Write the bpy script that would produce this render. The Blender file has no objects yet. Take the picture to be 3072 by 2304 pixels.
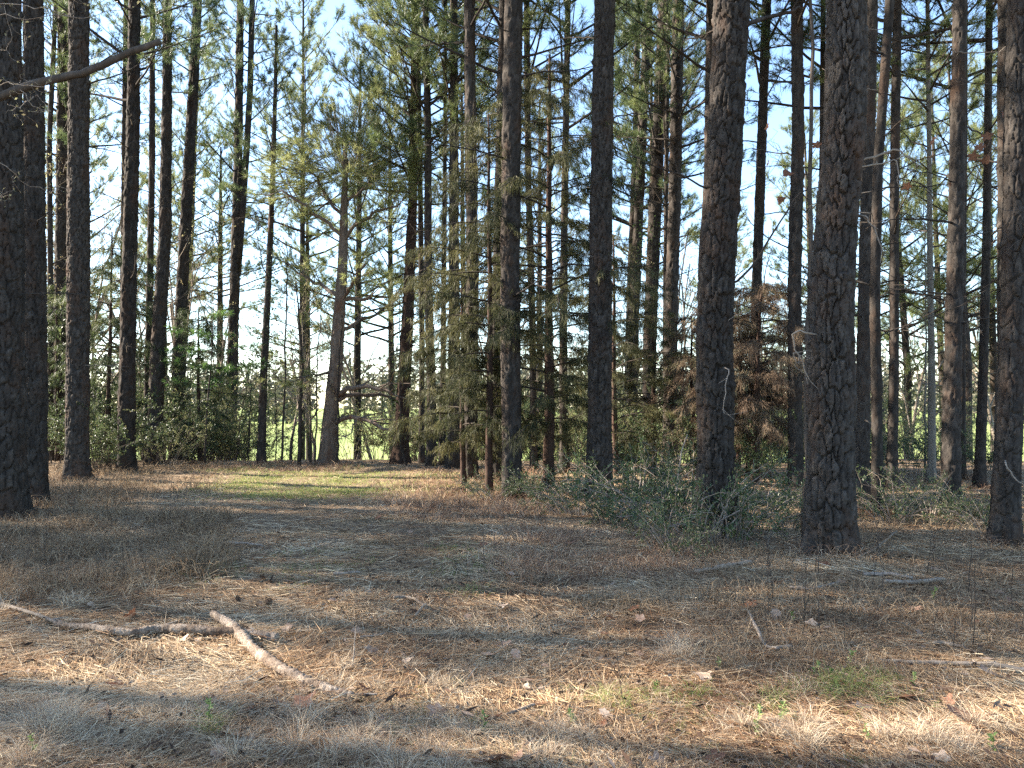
import bpy, math
import numpy as np
from mathutils import Vector, Matrix, Quaternion

# ------------------------------------------------------------------ camera, sky, sun, exposure
S = bpy.context.scene
COL = S.collection
CAM_H, FPX, CX, CY, HOR = 1.6, 2320.0, 1536.0, 1152.0, 1220.0
TILT = math.atan((HOR - CY) / FPX)
cam = bpy.data.cameras.new('camera'); camo = bpy.data.objects.new('camera', cam)
COL.objects.link(camo); S.camera = camo
camo.location = (0, 0, CAM_H); camo.rotation_euler = (math.pi / 2 + TILT, 0, 0)
cam.sensor_width = 36; cam.lens = FPX / 3072 * 36; cam.clip_end = 6000; cam.clip_start = 0.05

SUN_EL, SUN_AZ = math.radians(27), math.radians(-78)      # azimuth from +Y, negative to the left
W = bpy.data.worlds.new('World'); S.world = W; W.use_nodes = True
wn = W.node_tree; sky = wn.nodes.new('ShaderNodeTexSky'); sky.sky_type = 'NISHITA'; sky.sun_disc = False
sky.sun_elevation = SUN_EL; sky.sun_rotation = SUN_AZ; sky.air_density = 1.0; sky.dust_density = 0.35; sky.ozone_density = 2.0
wn.links.new(sky.outputs[0], wn.nodes['Background'].inputs[0]); wn.nodes['Background'].inputs[1].default_value = 0.095
sl = bpy.data.lights.new('sun', 'SUN'); slo = bpy.data.objects.new('sun', sl); COL.objects.link(slo)
sl.energy = 5.0; sl.angle = math.radians(0.55); sl.color = (1.0, 0.90, 0.76)
sdir = Vector((math.sin(SUN_AZ) * math.cos(SUN_EL), math.cos(SUN_AZ) * math.cos(SUN_EL), math.sin(SUN_EL)))
slo.rotation_euler = sdir.to_track_quat('Z', 'Y').to_euler(); slo.location = sdir * 60
S.view_settings.view_transform = 'Standard'; S.view_settings.look = 'None'
S.view_settings.exposure = 2.6; S.view_settings.gamma = 1.0
S.render.engine = 'CYCLES'
cy = S.cycles
cy.max_bounces = 7; cy.diffuse_bounces = 4; cy.glossy_bounces = 2; cy.transmission_bounces = 4; cy.volume_bounces = 0
cy.use_denoising = False; cy.denoiser = 'OPENIMAGEDENOISE'; cy.denoising_prefilter = 'NONE'; cy.denoising_input_passes = 'RGB_ALBEDO_NORMAL'; cy.caustics_reflective = False; cy.caustics_refractive = False
cy.sample_clamp_indirect = 4.0

rng = np.random.default_rng(11)

# ------------------------------------------------------------------ measuring helpers
def ray(px, py):
    a, b = (px - CX) / FPX, (CY - py) / FPX
    return np.array([a, math.cos(TILT) - b * math.sin(TILT), math.sin(TILT) + b * math.cos(TILT)])
def at(px, py, Y):
    d = ray(px, py); return np.array([0, 0, CAM_H]) + d * (Y / d[1])
def gp(px, py):
    d = ray(px, py); return np.array([0, 0, CAM_H]) + d * (-CAM_H / d[2])

def hsh(i, j, k=0):
    n = (np.asarray(i).astype(np.int64) * 374761393 + np.asarray(j).astype(np.int64) * 668265263 + np.asarray(k).astype(np.int64) * 2147483647 + 1013904223) & 0xffffffff
    n = ((n ^ (n >> 13)) * 1274126177) & 0xffffffff
    n = ((n ^ (n >> 16)) * 2246822519) & 0xffffffff
    return ((n ^ (n >> 15)) & 0xffffff) / float(0xffffff)
def vn2(x, y, s=0):
    xi, yi = np.floor(x), np.floor(y); u, v = x - xi, y - yi
    u, v = u * u * (3 - 2 * u), v * v * (3 - 2 * v)
    a, b = hsh(xi, yi, s), hsh(xi + 1, yi, s); c, d = hsh(xi, yi + 1, s), hsh(xi + 1, yi + 1, s)
    return (a + (b - a) * u) * (1 - v) + (c + (d - c) * u) * v
def sstep(a, b, x):
    t = np.clip((x - a) / (b - a), 0, 1); return t * t * (3 - 2 * t)
def gh(x, y):
    """height of the ground: an uneven floor that falls away to the field beyond the trees"""
    x = np.asarray(x, float); y = np.asarray(y, float)
    near = 1 - sstep(24, 40, np.abs(y))
    b = (vn2(x * 0.35, y * 0.35, 3) - .5) * .09 + (vn2(x * 1.1, y * 1.1, 5) - .5) * .05 + (vn2(x * 4.3, y * 4.3, 7) - .5) * .036
    edge = 22.6 + (vn2(x * .25, x * 0 + 3, 9) - .5) * 1.6
    far = (vn2(x * .012, y * .012, 21) - .5) * 1.6 * sstep(40, 120, y)
    rise = sstep(90, 420, y) * 2.0
    return b * near - 1.15 * sstep(edge, edge + 8, y) + far + rise
def gz(x, y): return float(gh(np.array([x]), np.array([y]))[0])

# ------------------------------------------------------------------ mesh building helpers
class MB:
    def __init__(self): self.V = []; self.T = []; self.Q = []; self.A = []; self.n = 0
    def add(self, V, tris=None, quads=None, tint=None):
        V = np.asarray(V, np.float32).reshape(-1, 3)
        self.V.append(V)
        if tris is not None: self.T.append(np.asarray(tris, np.int64).reshape(-1, 3) + self.n)
        if quads is not None: self.Q.append(np.asarray(quads, np.int64).reshape(-1, 4) + self.n)
        t = np.full(len(V), 0.5, np.float32) if tint is None else np.broadcast_to(np.asarray(tint, np.float32), (len(V),))
        self.A.append(t); self.n += len(V); return self
    def segs(self, P0, P1, r0, r1, k=3, tint=None):
        """many straight tapered prisms at once"""
        P0 = np.asarray(P0, float).reshape(-1, 3); P1 = np.asarray(P1, float).reshape(-1, 3); N = len(P0)
        if N == 0: return self
        r0 = np.broadcast_to(r0, (N,)); r1 = np.broadcast_to(r1, (N,))
        d = P1 - P0; d /= np.linalg.norm(d, axis=1, keepdims=True) + 1e-9
        ref = np.where(np.abs(d[:, 2:3]) > .9, np.array([[1., 0, 0]]), np.array([[0, 0, 1.]]))
        a = np.cross(d, ref); a /= np.linalg.norm(a, axis=1, keepdims=True) + 1e-9; b = np.cross(d, a)
        th = np.arange(k) * 2 * np.pi / k
        ring = a[:, None] * np.cos(th)[None, :, None] + b[:, None] * np.sin(th)[None, :, None]
        V = np.concatenate([P0[:, None] + ring * r0[:, None, None], P1[:, None] + ring * r1[:, None, None]], 1)
        i = np.arange(k); j = (i + 1) % k
        q = np.stack([i, j, j + k, i + k], 1)
        Q = (q[None] + (np.arange(N) * 2 * k)[:, None, None]).reshape(-1, 4)
        return self.add(V.reshape(-1, 3), quads=Q, tint=None if tint is None else np.repeat(np.broadcast_to(tint, (N,)), 2 * k))
    def tube(self, P, R, k=8, cap=True, rough=0.0, seed=0, tint=None):
        P = np.asarray(P, float); R = np.asarray(R, float); n = len(P)
        d = np.gradient(P, axis=0); d /= np.linalg.norm(d, axis=1, keepdims=True) + 1e-9
        a = np.cross(d[0], [0, 0, 1.] if abs(d[0][2]) < .9 else [1., 0, 0]); a /= np.linalg.norm(a)
        V = []
        th = np.arange(k) * 2 * np.pi / k
        for i in range(n):
            a = a - d[i] * np.dot(a, d[i]); a /= np.linalg.norm(a) + 1e-9; b = np.cross(d[i], a)
            rr = R[i] * (1 + rough * (hsh(np.arange(k), i, seed) - .5) * 2)
            V.append(P[i] + (np.cos(th) * rr)[:, None] * a + (np.sin(th) * rr)[:, None] * b)
        V = np.concatenate(V)
        i = np.arange(k); j = (i + 1) % k
        q = np.stack([i, j, j + k, i + k], 1)
        Q = (q[None] + (np.arange(n - 1) * k)[:, None, None]).reshape(-1, 4)
        T = None
        if cap:
            V = np.concatenate([V, P[:1], P[-1:]]); m = n * k
            T = np.concatenate([np.stack([j, i, np.full(k, m)], 1), np.stack([i + (n - 1) * k, j + (n - 1) * k, np.full(k, m + 1)], 1)])
        return self.add(V, tris=T, quads=Q, tint=tint)
    def spikes(self, P, D, L, w, tint=None):
        """thin one-triangle needles from P along D"""
        P = np.asarray(P, float); N = len(P); D = D / (np.linalg.norm(D, axis=1, keepdims=True) + 1e-9)
        s = np.cross(D, rng.normal(size=(N, 3))); s /= np.linalg.norm(s, axis=1, keepdims=True) + 1e-9
        w = np.broadcast_to(w, (N,))[:, None]; L = np.broadcast_to(L, (N,))[:, None]
        V = np.stack([P - s * w * .5, P + s * w * .5, P + D * L], 1).reshape(-1, 3)
        return self.add(V, tris=np.arange(3 * N).reshape(-1, 3), tint=None if tint is None else np.repeat(tint, 3))
    def blades(self, P, D, L, w, bend, tint=None):
        """two-segment blades: P root, D direction, bend = sideways bend vector"""
        N = len(P); D = D / (np.linalg.norm(D, axis=1, keepdims=True) + 1e-9)
        s = np.cross(D, rng.normal(size=(N, 3))); s /= np.linalg.norm(s, axis=1, keepdims=True) + 1e-9
        L = np.broadcast_to(L, (N,))[:, None]; w = np.broadcast_to(w, (N,))[:, None]
        M = P + D * L * .55 + bend * L * .12; T = P + D * L * .9 + bend * L * .55
        V = np.stack([P - s * w * .5, P + s * w * .5, M + s * w * .4, M - s * w * .4, T], 1).reshape(-1, 3)
        b = (np.arange(N) * 5)[:, None]
        tr = np.concatenate([b + [0, 1, 2], b + [0, 2, 3], b + [3, 2, 4]], 0)
        return self.add(V, tris=tr, tint=None if tint is None else np.repeat(tint, 5))
    def leaves(self, P, D, L, w, tint=None, fold=.25):
        """folded diamond leaves"""
        N = len(P); D = D / (np.linalg.norm(D, axis=1, keepdims=True) + 1e-9)
        s = np.cross(D, rng.normal(size=(N, 3)) * .6 + np.array([0, 0, 1.])); s /= np.linalg.norm(s, axis=1, keepdims=True) + 1e-9
        u = np.cross(s, D); L = np.broadcast_to(L, (N,))[:, None]; w = np.broadcast_to(w, (N,))[:, None]
        M = P + D * L * .45
        V = np.stack([P, M + s * w * .5 + u * w * fold, P + D * L, M - s * w * .5 + u * w * fold], 1).reshape(-1, 3)
        b = (np.arange(N) * 4)[:, None]
        return self.add(V, tris=np.concatenate([b + [0, 1, 2], b + [0, 2, 3]], 0), tint=None if tint is None else np.repeat(tint, 4))
    def mesh(self, name, mat, smooth=False):
        V = np.concatenate(self.V) if self.V else np.zeros((0, 3), np.float32)
        T = np.concatenate(self.T) if self.T else np.zeros((0, 3), np.int64)
        Q = np.concatenate(self.Q) if self.Q else np.zeros((0, 4), np.int64)
        me = bpy.data.meshes.new(name); me.vertices.add(len(V)); me.vertices.foreach_set('co', V.astype(np.float32).ravel())
        nl = T.size + Q.size; me.loops.add(nl); me.polygons.add(len(T) + len(Q))
        me.loops.foreach_set('vertex_index', np.concatenate([T.ravel(), Q.ravel()]).astype(np.int32))
        st = np.concatenate([np.arange(len(T)) * 3, T.size + np.arange(len(Q)) * 4]).astype(np.int32)
        me.polygons.foreach_set('loop_start', st)
        if smooth: me.polygons.foreach_set('use_smooth', np.ones(len(T) + len(Q), bool))
        at_ = me.attributes.new('tint', 'FLOAT', 'POINT'); at_.data.foreach_set('value', np.concatenate(self.A).astype(np.float32))
        me.update(calc_edges=True); me.validate(); me.materials.append(mat); return me

def obj(name, me, parent=None, loc=(0, 0, 0), rot=(0, 0, 0), sc=1.0):
    o = bpy.data.objects.new(name, me); COL.objects.link(o); o.parent = parent
    if parent is not None and name in ('branchwork', 'foliage', 'young_leaves', 'ivy', 'buds', 'crown'): o['kind'] = 'stuff'
    o.location = loc; o.rotation_euler = rot; o.scale = (sc, sc, sc) if np.isscalar(sc) else sc
    return o
def thing(name, label, cat, loc=(0, 0, 0), rot=(0, 0, 0), group=None, me=None, sc=1.0):
    o = obj(name, me, None, [float(v) for v in loc], rot, sc); o['label'] = label; o['category'] = cat
    if group: o['group'] = group
    if me is None: o.empty_display_size = .2
    return o
def setting(name, me, kind='structure', label=None):
    o = obj(name, me); o['kind'] = kind
    if label: o['label'] = label; o['category'] = name.replace('_', ' ')
    return o

# ------------------------------------------------------------------ materials
def material(name): 
    m = bpy.data.materials.new(name); m.use_nodes = True; nt = m.node_tree; nt.nodes.clear()
    out = nt.nodes.new('ShaderNodeOutputMaterial'); return m, nt, out
def ramp(nt, fac, cols):
    r = nt.nodes.new('ShaderNodeValToRGB'); e = r.color_ramp.elements
    for i, (p, c) in enumerate(cols):
        el = e[i] if i < 2 else e.new(p)
        el.position = p; el.color = (*c, 1)
    nt.links.new(fac, r.inputs[0]); return r.outputs[0]
def noise(nt, scale, detail=4, rough=.6, vec=None):
    n = nt.nodes.new('ShaderNodeTexNoise'); n.inputs['Scale'].default_value = scale; n.inputs['Detail'].default_value = detail; n.inputs['Roughness'].default_value = rough
    if vec is not None: nt.links.new(vec, n.inputs['Vector'])
    return n.outputs[0]
def mixc(nt, a, b, f, mode='MIX'):
    x = nt.nodes.new('ShaderNodeMix'); x.data_type = 'RGBA'; x.blend_type = mode
    for s, v in ((x.inputs[6], a), (x.inputs[7], b)):
        if isinstance(v, tuple): s.default_value = (*v, 1)
        else: nt.links.new(v, s)
    if np.isscalar(f): x.inputs[0].default_value = f
    else: nt.links.new(f, x.inputs[0])
    return x.outputs[2]
def mapped(nt, scale):
    tc = nt.nodes.new('ShaderNodeTexCoord'); mp = nt.nodes.new('ShaderNodeMapping'); mp.inputs['Scale'].default_value = scale
    nt.links.new(tc.outputs['Object'], mp.inputs['Vector']); return mp.outputs[0]
def leafmat(name, cols, transl=.35, rough=.5, spec=.35, objvar=.0):
    """foliage: colour from the per-leaf tint, part of the light passes through"""
    m, nt, out = material(name)
    a = nt.nodes.new('ShaderNodeAttribute'); a.attribute_name = 'tint'
    fac = a.outputs['Fac']
    if objvar:
        oi = nt.nodes.new('ShaderNodeObjectInfo'); mm = nt.nodes.new('ShaderNodeMath'); mm.operation = 'MULTIPLY_ADD'
        nt.links.new(oi.outputs['Random'], mm.inputs[0]); mm.inputs[1].default_value = objvar; nt.links.new(fac, mm.inputs[2])
        m2 = nt.nodes.new('ShaderNodeMath'); m2.operation = 'SUBTRACT'; nt.links.new(mm.outputs[0], m2.inputs[0]); m2.inputs[1].default_value = objvar * .5; fac = m2.outputs[0]
    c = ramp(nt, fac, cols)
    p = nt.nodes.new('ShaderNodeBsdfPrincipled'); nt.links.new(c, p.inputs['Base Color']); p.inputs['Roughness'].default_value = rough; p.inputs['Specular IOR Level'].default_value = spec
    if transl > 0:
        t = nt.nodes.new('ShaderNodeBsdfTranslucent'); nt.links.new(mixc(nt, c, (1.0, .95, .55), .0), t.inputs[0])
        x = nt.nodes.new('ShaderNodeMixShader'); x.inputs[0].default_value = transl
        nt.links.new(p.outputs[0], x.inputs[1]); nt.links.new(t.outputs[0], x.inputs[2]); nt.links.new(x.outputs[0], out.inputs[0])
    else: nt.links.new(p.outputs[0], out.inputs[0])
    return m
def barkmat(name, cols, patch, scale=(6, 6, 2.2), bump=.5, rough=.9, fine=38):
    m, nt, out = material(name)
    v = mapped(nt, scale)
    oi = nt.nodes.new('ShaderNodeObjectInfo')
    c = ramp(nt, noise(nt, 2.2, 6, .65, v), cols)
    v2 = mapped(nt, (1, 1, .5))
    pf = ramp(nt, noise(nt, 2.6, 5, .7, v2), [(.50, (0, 0, 0)), (.66, (1, 1, 1))])
    c = mixc(nt, c, patch, pf)
    a = nt.nodes.new('ShaderNodeAttribute'); a.attribute_name = 'tint'
    c = mixc(nt, c, ramp(nt, a.outputs['Fac'], [(0, (.62, .58, .56)), (.5, (1, 1, 1)), (1, (1.0, .98, .95))]), 1.0, 'MULTIPLY')
    hs = nt.nodes.new('ShaderNodeHueSaturation'); mr = nt.nodes.new('ShaderNodeMapRange'); nt.links.new(oi.outputs['Random'], mr.inputs[0]); mr.inputs[3].default_value = .8; mr.inputs[4].default_value = 1.2
    nt.links.new(mr.outputs[0], hs.inputs['Value']); nt.links.new(c, hs.inputs['Color'])
    p = nt.nodes.new('ShaderNodeBsdfPrincipled'); nt.links.new(hs.outputs[0], p.inputs['Base Color']); p.inputs['Roughness'].default_value = rough; p.inputs['Specular IOR Level'].default_value = .08
    b = nt.nodes.new('ShaderNodeBump'); b.inputs['Strength'].default_value = bump; b.inputs['Distance'].default_value = .01
    nt.links.new(noise(nt, fine, 6, .7, mapped(nt, (1, 1, .35))), b.inputs['Height']); nt.links.new(b.outputs[0], p.inputs['Normal'])
    nt.links.new(p.outputs[0], out.inputs[0]); return m
M = {}
M['pine_bark'] = barkmat('pine_bark', [(.28, (.021, .0180, .0162)), (.5, (.044, .038, .0335)), (.75, (.092, .080, .070))], (.064, .043, .032))
M['red_bark'] = barkmat('red_bark', [(.3, (.036, .023, .018)), (.6, (.066, .042, .032)), (.8, (.10, .070, .054))], (.05, .036, .030))
M['edge_bark'] = barkmat('edge_bark', [(.3, (.095, .072, .056)), (.55, (.165, .130, .105)), (.8, (.24, .20, .165))], (.14, .082, .055))
M['grey_bark'] = barkmat('grey_bark', [(.3, (.10, .09, .075)), (.55, (.17, .155, .135)), (.8, (.25, .23, .20))], (.12, .11, .08), bump=.25)
M['dead_wood'] = barkmat('dead_wood', [(.3, (.13, .105, .085)), (.55, (.24, .20, .165)), (.8, (.36, .32, .275))], (.20, .16, .12), scale=(9, 9, 9), bump=.3)
M['dark_twig'] = barkmat('dark_twig', [(.3, (.035, .029, .024)), (.6, (.06, .05, .043)), (.8, (.10, .085, .072))], (.05, .038, .03), bump=.1)
M['limb_bark'] = barkmat('limb_bark', [(.3, (.055, .044, .036)), (.55, (.095, .078, .065)), (.8, (.15, .125, .105))], (.07, .055, .042), bump=.3)
M['log'] = barkmat('log', [(.3, (.13, .095, .07)), (.5, (.27, .205, .15)), (.75, (.45, .37, .29))], (.14, .10, .07), scale=(24, 24, 24), bump=1.0, fine=70)
M['pale_log'] = barkmat('pale_log', [(.32, (.085, .062, .046)), (.47, (.25, .195, .15)), (.68, (.46, .385, .31))], (.13, .092, .066), scale=(34, 34, 34), bump=1.0, fine=70)
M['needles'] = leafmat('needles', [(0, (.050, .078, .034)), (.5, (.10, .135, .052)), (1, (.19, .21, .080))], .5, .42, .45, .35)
M['needles_lit'] = leafmat('needles_lit', [(0, (.095, .120, .044)), (.5, (.19, .215, .080)), (1, (.29, .295, .12))], .55, .45, .4, .2)  # brighter copy of the needles, with sunlight put into its colour
M['bright_needles'] = leafmat('bright_needles', [(0, (.055, .11, .030)), (.5, (.10, .19, .050)), (1, (.17, .26, .075))], .5, .4, .4)
M['cedar'] = leafmat('cedar', [(0, (.036, .041, .017)), (.5, (.074, .076, .032)), (1, (.145, .132, .056))], .4, .6, .25)
M['dark_evergreen'] = leafmat('dark_evergreen', [(0, (.032, .048, .020)), (.5, (.066, .090, .034)), (1, (.13, .14, .055))], .4, .5, .3)
M['cedar_brown'] = leafmat('cedar_brown', [(0, (.10, .068, .048)), (.4, (.19, .132, .092)), (.75, (.25, .195, .13)), (1, (.17, .16, .09))], .42, .7, .15)
M['shrub'] = leafmat('shrub', [(0, (.040, .064, .030)), (.4, (.065, .105, .045)), (.75, (.12, .15, .06)), (1, (.17, .15, .075))], .4, .4, .4, .4)
M['shrub_dark'] = leafmat('shrub_dark', [(0, (.034, .048, .022)), (.6, (.068, .090, .038)), (1, (.12, .14, .052))], .42, .45, .4, .4)
M['shrub_pale'] = leafmat('shrub_pale', [(0, (.10, .12, .045)), (.5, (.19, .20, .085)), (1, (.30, .28, .15))], .5, .6, .2, .3)
M['buds'] = leafmat('buds', [(0, (.16, .13, .07)), (.5, (.27, .24, .13)), (1, (.34, .33, .17))], .5, .6, .2, .3)
M['straw'] = leafmat('straw', [(0, (.15, .080, .044)), (.25, (.32, .195, .108)), (.55, (.47, .338, .202)), (.85, (.64, .50, .33)), (1, (.70, .60, .43))], .10, .8, .06)
M['dry_grass'] = leafmat('dry_grass', [(0, (.16, .090, .060)), (.4, (.32, .215, .145)), (.75, (.52, .40, .275)), (1, (.66, .56, .41))], .25, .8, .06)
M['weeds'] = leafmat('weeds', [(0, (.105, .068, .043)), (.5, (.26, .185, .118)), (1, (.46, .36, .235))], .18, .85, .05)
M['grass'] = leafmat('grass', [(0, (.10, .14, .035)), (.5, (.22, .28, .075)), (1, (.40, .40, .16))], .45, .5, .3)
M['seedling'] = leafmat('seedling', [(0, (.10, .16, .045)), (.5, (.19, .27, .085)), (1, (.33, .38, .16))], .4, .5, .3, .2)
M['leaf_litter'] = leafmat('leaf_litter', [(0, (.15, .07, .045)), (.4, (.29, .17, .11)), (.7, (.38, .27, .19)), (1, (.48, .38, .29))], .15, .6, .25)
M['brown_leaf'] = leafmat('brown_leaf', [(0, (.12, .055, .035)), (.6, (.24, .11, .06)), (1, (.34, .19, .11))], .3, .6, .25)
M['far_wood'] = leafmat('far_wood', [(0, (.060, .066, .046)), (.45, (.105, .105, .075)), (.8, (.17, .155, .115)), (1, (.13, .16, .08))], .2, .8, .1)
M['litter'] = leafmat('litter', [(0, (.035, .022, .016)), (.5, (.095, .060, .042)), (1, (.26, .19, .14))], 0, .9, .05)
M['cone'] = leafmat('cone', [(0, (.05, .032, .022)), (.5, (.10, .062, .04)), (1, (.18, .12, .08))], 0, .8, .1)
M['ivy'] = leafmat('ivy', [(0, (.020, .040, .014)), (.5, (.040, .075, .026)), (1, (.09, .14, .045))], .35, .4, .4)

def groundmat():
    m, nt, out = material('forest_floor')
    v = mapped(nt, (1, 1, 1))
    c = ramp(nt, noise(nt, 5.5, 8, .72, v), [(.30, (.065, .041, .025)), (.48, (.16, .106, .062)), (.62, (.28, .195, .115)), (.80, (.42, .31, .19))])
    st = nt.nodes.new('ShaderNodeMapping'); nt.links.new(v, st.inputs[0]); st.inputs['Rotation'].default_value = (0, 0, .5); st.inputs['Scale'].default_value = (26, 150, 20)
    c = mixc(nt, c, ramp(nt, noise(nt, 1.0, 5, .7, st.outputs[0]), [(.42, (.08, .055, .04)), (.60, (.46, .36, .26))]), .4)
    g = ramp(nt, noise(nt, .9, 4, .6, v), [(.52, (0, 0, 0)), (.70, (.5, .5, .5))])
    c = mixc(nt, c, (.085, .088, .040), g)
    p = nt.nodes.new('ShaderNodeBsdfPrincipled'); nt.links.new(c, p.inputs['Base Color']); p.inputs['Roughness'].default_value = .95; p.inputs['Specular IOR Level'].default_value = .1
    b = nt.nodes.new('ShaderNodeBump'); b.inputs['Strength'].default_value = .9; b.inputs['Distance'].default_value = .03
    nt.links.new(noise(nt, 30, 7, .75, v), b.inputs['Height']); nt.links.new(b.outputs[0], p.inputs['Normal']); nt.links.new(p.outputs[0], out.inputs[0]); return m
def fieldmat():
    m, nt, out = material('field_grass')
    v = mapped(nt, (1, .35, 1))
    c = ramp(nt, noise(nt, .18, 7, .7, v), [(.32, (.17, .22, .06)), (.52, (.25, .30, .085)), (.72, (.34, .37, .14))])
    p = nt.nodes.new('ShaderNodeBsdfPrincipled'); nt.links.new(c, p.inputs['Base Color']); p.inputs['Roughness'].default_value = .8; p.inputs['Specular IOR Level'].default_value = .2
    b = nt.nodes.new('ShaderNodeBump'); b.inputs['Strength'].default_value = .6; b.inputs['Distance'].default_value = .15
    nt.links.new(noise(nt, 9, 6, .7, mapped(nt, (1, 1, 1))), b.inputs['Height']); nt.links.new(b.outputs[0], p.inputs['Normal']); nt.links.new(p.outputs[0], out.inputs[0]); return m

# ------------------------------------------------------------------ the setting: forest floor, field, far wood
def sheet(xs, ys):
    X, Y = np.meshgrid(xs, ys); Z = gh(X, Y); nx, ny = len(xs), len(ys)
    i = np.arange(nx - 1); j = np.arange(ny - 1); I, J = np.meshgrid(i, j); a = (J * nx + I).ravel()
    return MB().add(np.stack([X, Y, Z], -1).reshape(-1, 3), quads=np.stack([a, a + 1, a + nx + 1, a + nx], 1))
def sides(a, b, step, ends): 
    core = np.arange(a, b + 1e-6, step); e = np.array(ends, float)
    return np.concatenate([-e[::-1] + a, core, e + b])
xs = sides(-13, 13, .11, (1, 2.5, 5, 9, 15, 25, 45, 90, 160, 250, 380))
ys1 = np.concatenate([[-390, -200, -90, -30, -10, -4, 0, 1.5], np.arange(2.4, 14, .1), np.arange(14, 26.01, .2)])
ys2 = np.concatenate([np.arange(26, 40, .5), np.arange(40, 120, 4), [120, 140, 170, 210, 260, 330, 390]])
setting('forest_floor', sheet(xs, ys1).mesh('forest_floor', groundmat(), True))
setting('field', sheet(xs[::4] if (len(xs) - 1) % 4 == 0 else np.unique(np.append(xs[::4], xs[-1])), ys2).mesh('field', fieldmat(), True))

def far_wood():
    b = MB()
    for k in range(330):
        X = rng.uniform(-190, 190); Y = rng.uniform(120, 175) + abs(X) * .1; z0 = gz(X, Y) - .3; H = rng.uniform(9, 19) * (1 + .25 * (vn2(np.array([X * .02]), np.array([1.]), 4)[0] - .5))
        n = 150; w = H * rng.uniform(.22, .34)
        u = rng.normal(size=(n, 3)); u /= np.linalg.norm(u, axis=1, keepdims=True); r = rng.uniform(.35, 1, n)[:, None] ** .6
        P = u * r * [w, w, H * .45] + [X, Y, z0 + H * .52]
        P = P[P[:, 2] > z0]
        b.leaves(P, rng.normal(size=P.shape), rng.uniform(.6, 1.7, len(P)), rng.uniform(.4, 1.0, len(P)), np.clip(rng.normal(.45 + .25 * hsh(k, 1), .2, len(P)), 0, 1))
        b.segs([[X, Y, z0]], [[X, Y, z0 + H * .8]], .25, .1, 4, tint=[.2])
    o = setting('far_wood', b.mesh('far_wood', M['far_wood']), 'stuff', 'pale grey-green wood in a long line across the far side of the field')
far_wood()

# ------------------------------------------------------------------ pine trunks with plated bark
def bark_relief(theta, z, nu, ch, seed):
    """plates and cracks: stretched cells round the trunk. theta, z: arrays; returns 0 in cracks .. 1 on plates"""
    U = theta / (2 * np.pi) * nu; Vv = z / ch
    wu = (vn2(U * 1.3, Vv * 2.2, seed + 1) - .5) * .45; wv = (vn2(U * .9, Vv * 1.1, seed + 2) - .5) * .6
    wrapfix = 0.5 * (1 + np.cos(theta)) * 0
    U = U + wu * np.minimum(1, np.minimum(theta, 2 * np.pi - theta) * 4); Vv = Vv + wv * np.minimum(1, np.minimum(theta, 2 * np.pi - theta) * 4)
    iu, iv = np.floor(U), np.floor(Vv); f1 = np.full(U.shape, 9.); f2 = np.full(U.shape, 9.); idv = np.zeros(U.shape)
    for a in (-1, 0, 1):
        for c in (-1, 0, 1):
            cu, cv = iu + a, iv + c; h1 = hsh(np.mod(cu, nu), cv, seed); h2 = hsh(np.mod(cu, nu), cv, seed + 77)
            d = np.hypot((cu + .1 + .8 * h1 - U), (cv + .1 + .8 * h2 - Vv) * .8)
            nf1 = d < f1
            f2 = np.where(nf1, f1, np.minimum(f2, d)); idv = np.where(nf1, h2, idv); f1 = np.where(nf1, d, f1)
    e = f2 - f1
    return sstep(.035, .12, e), idv

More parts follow.
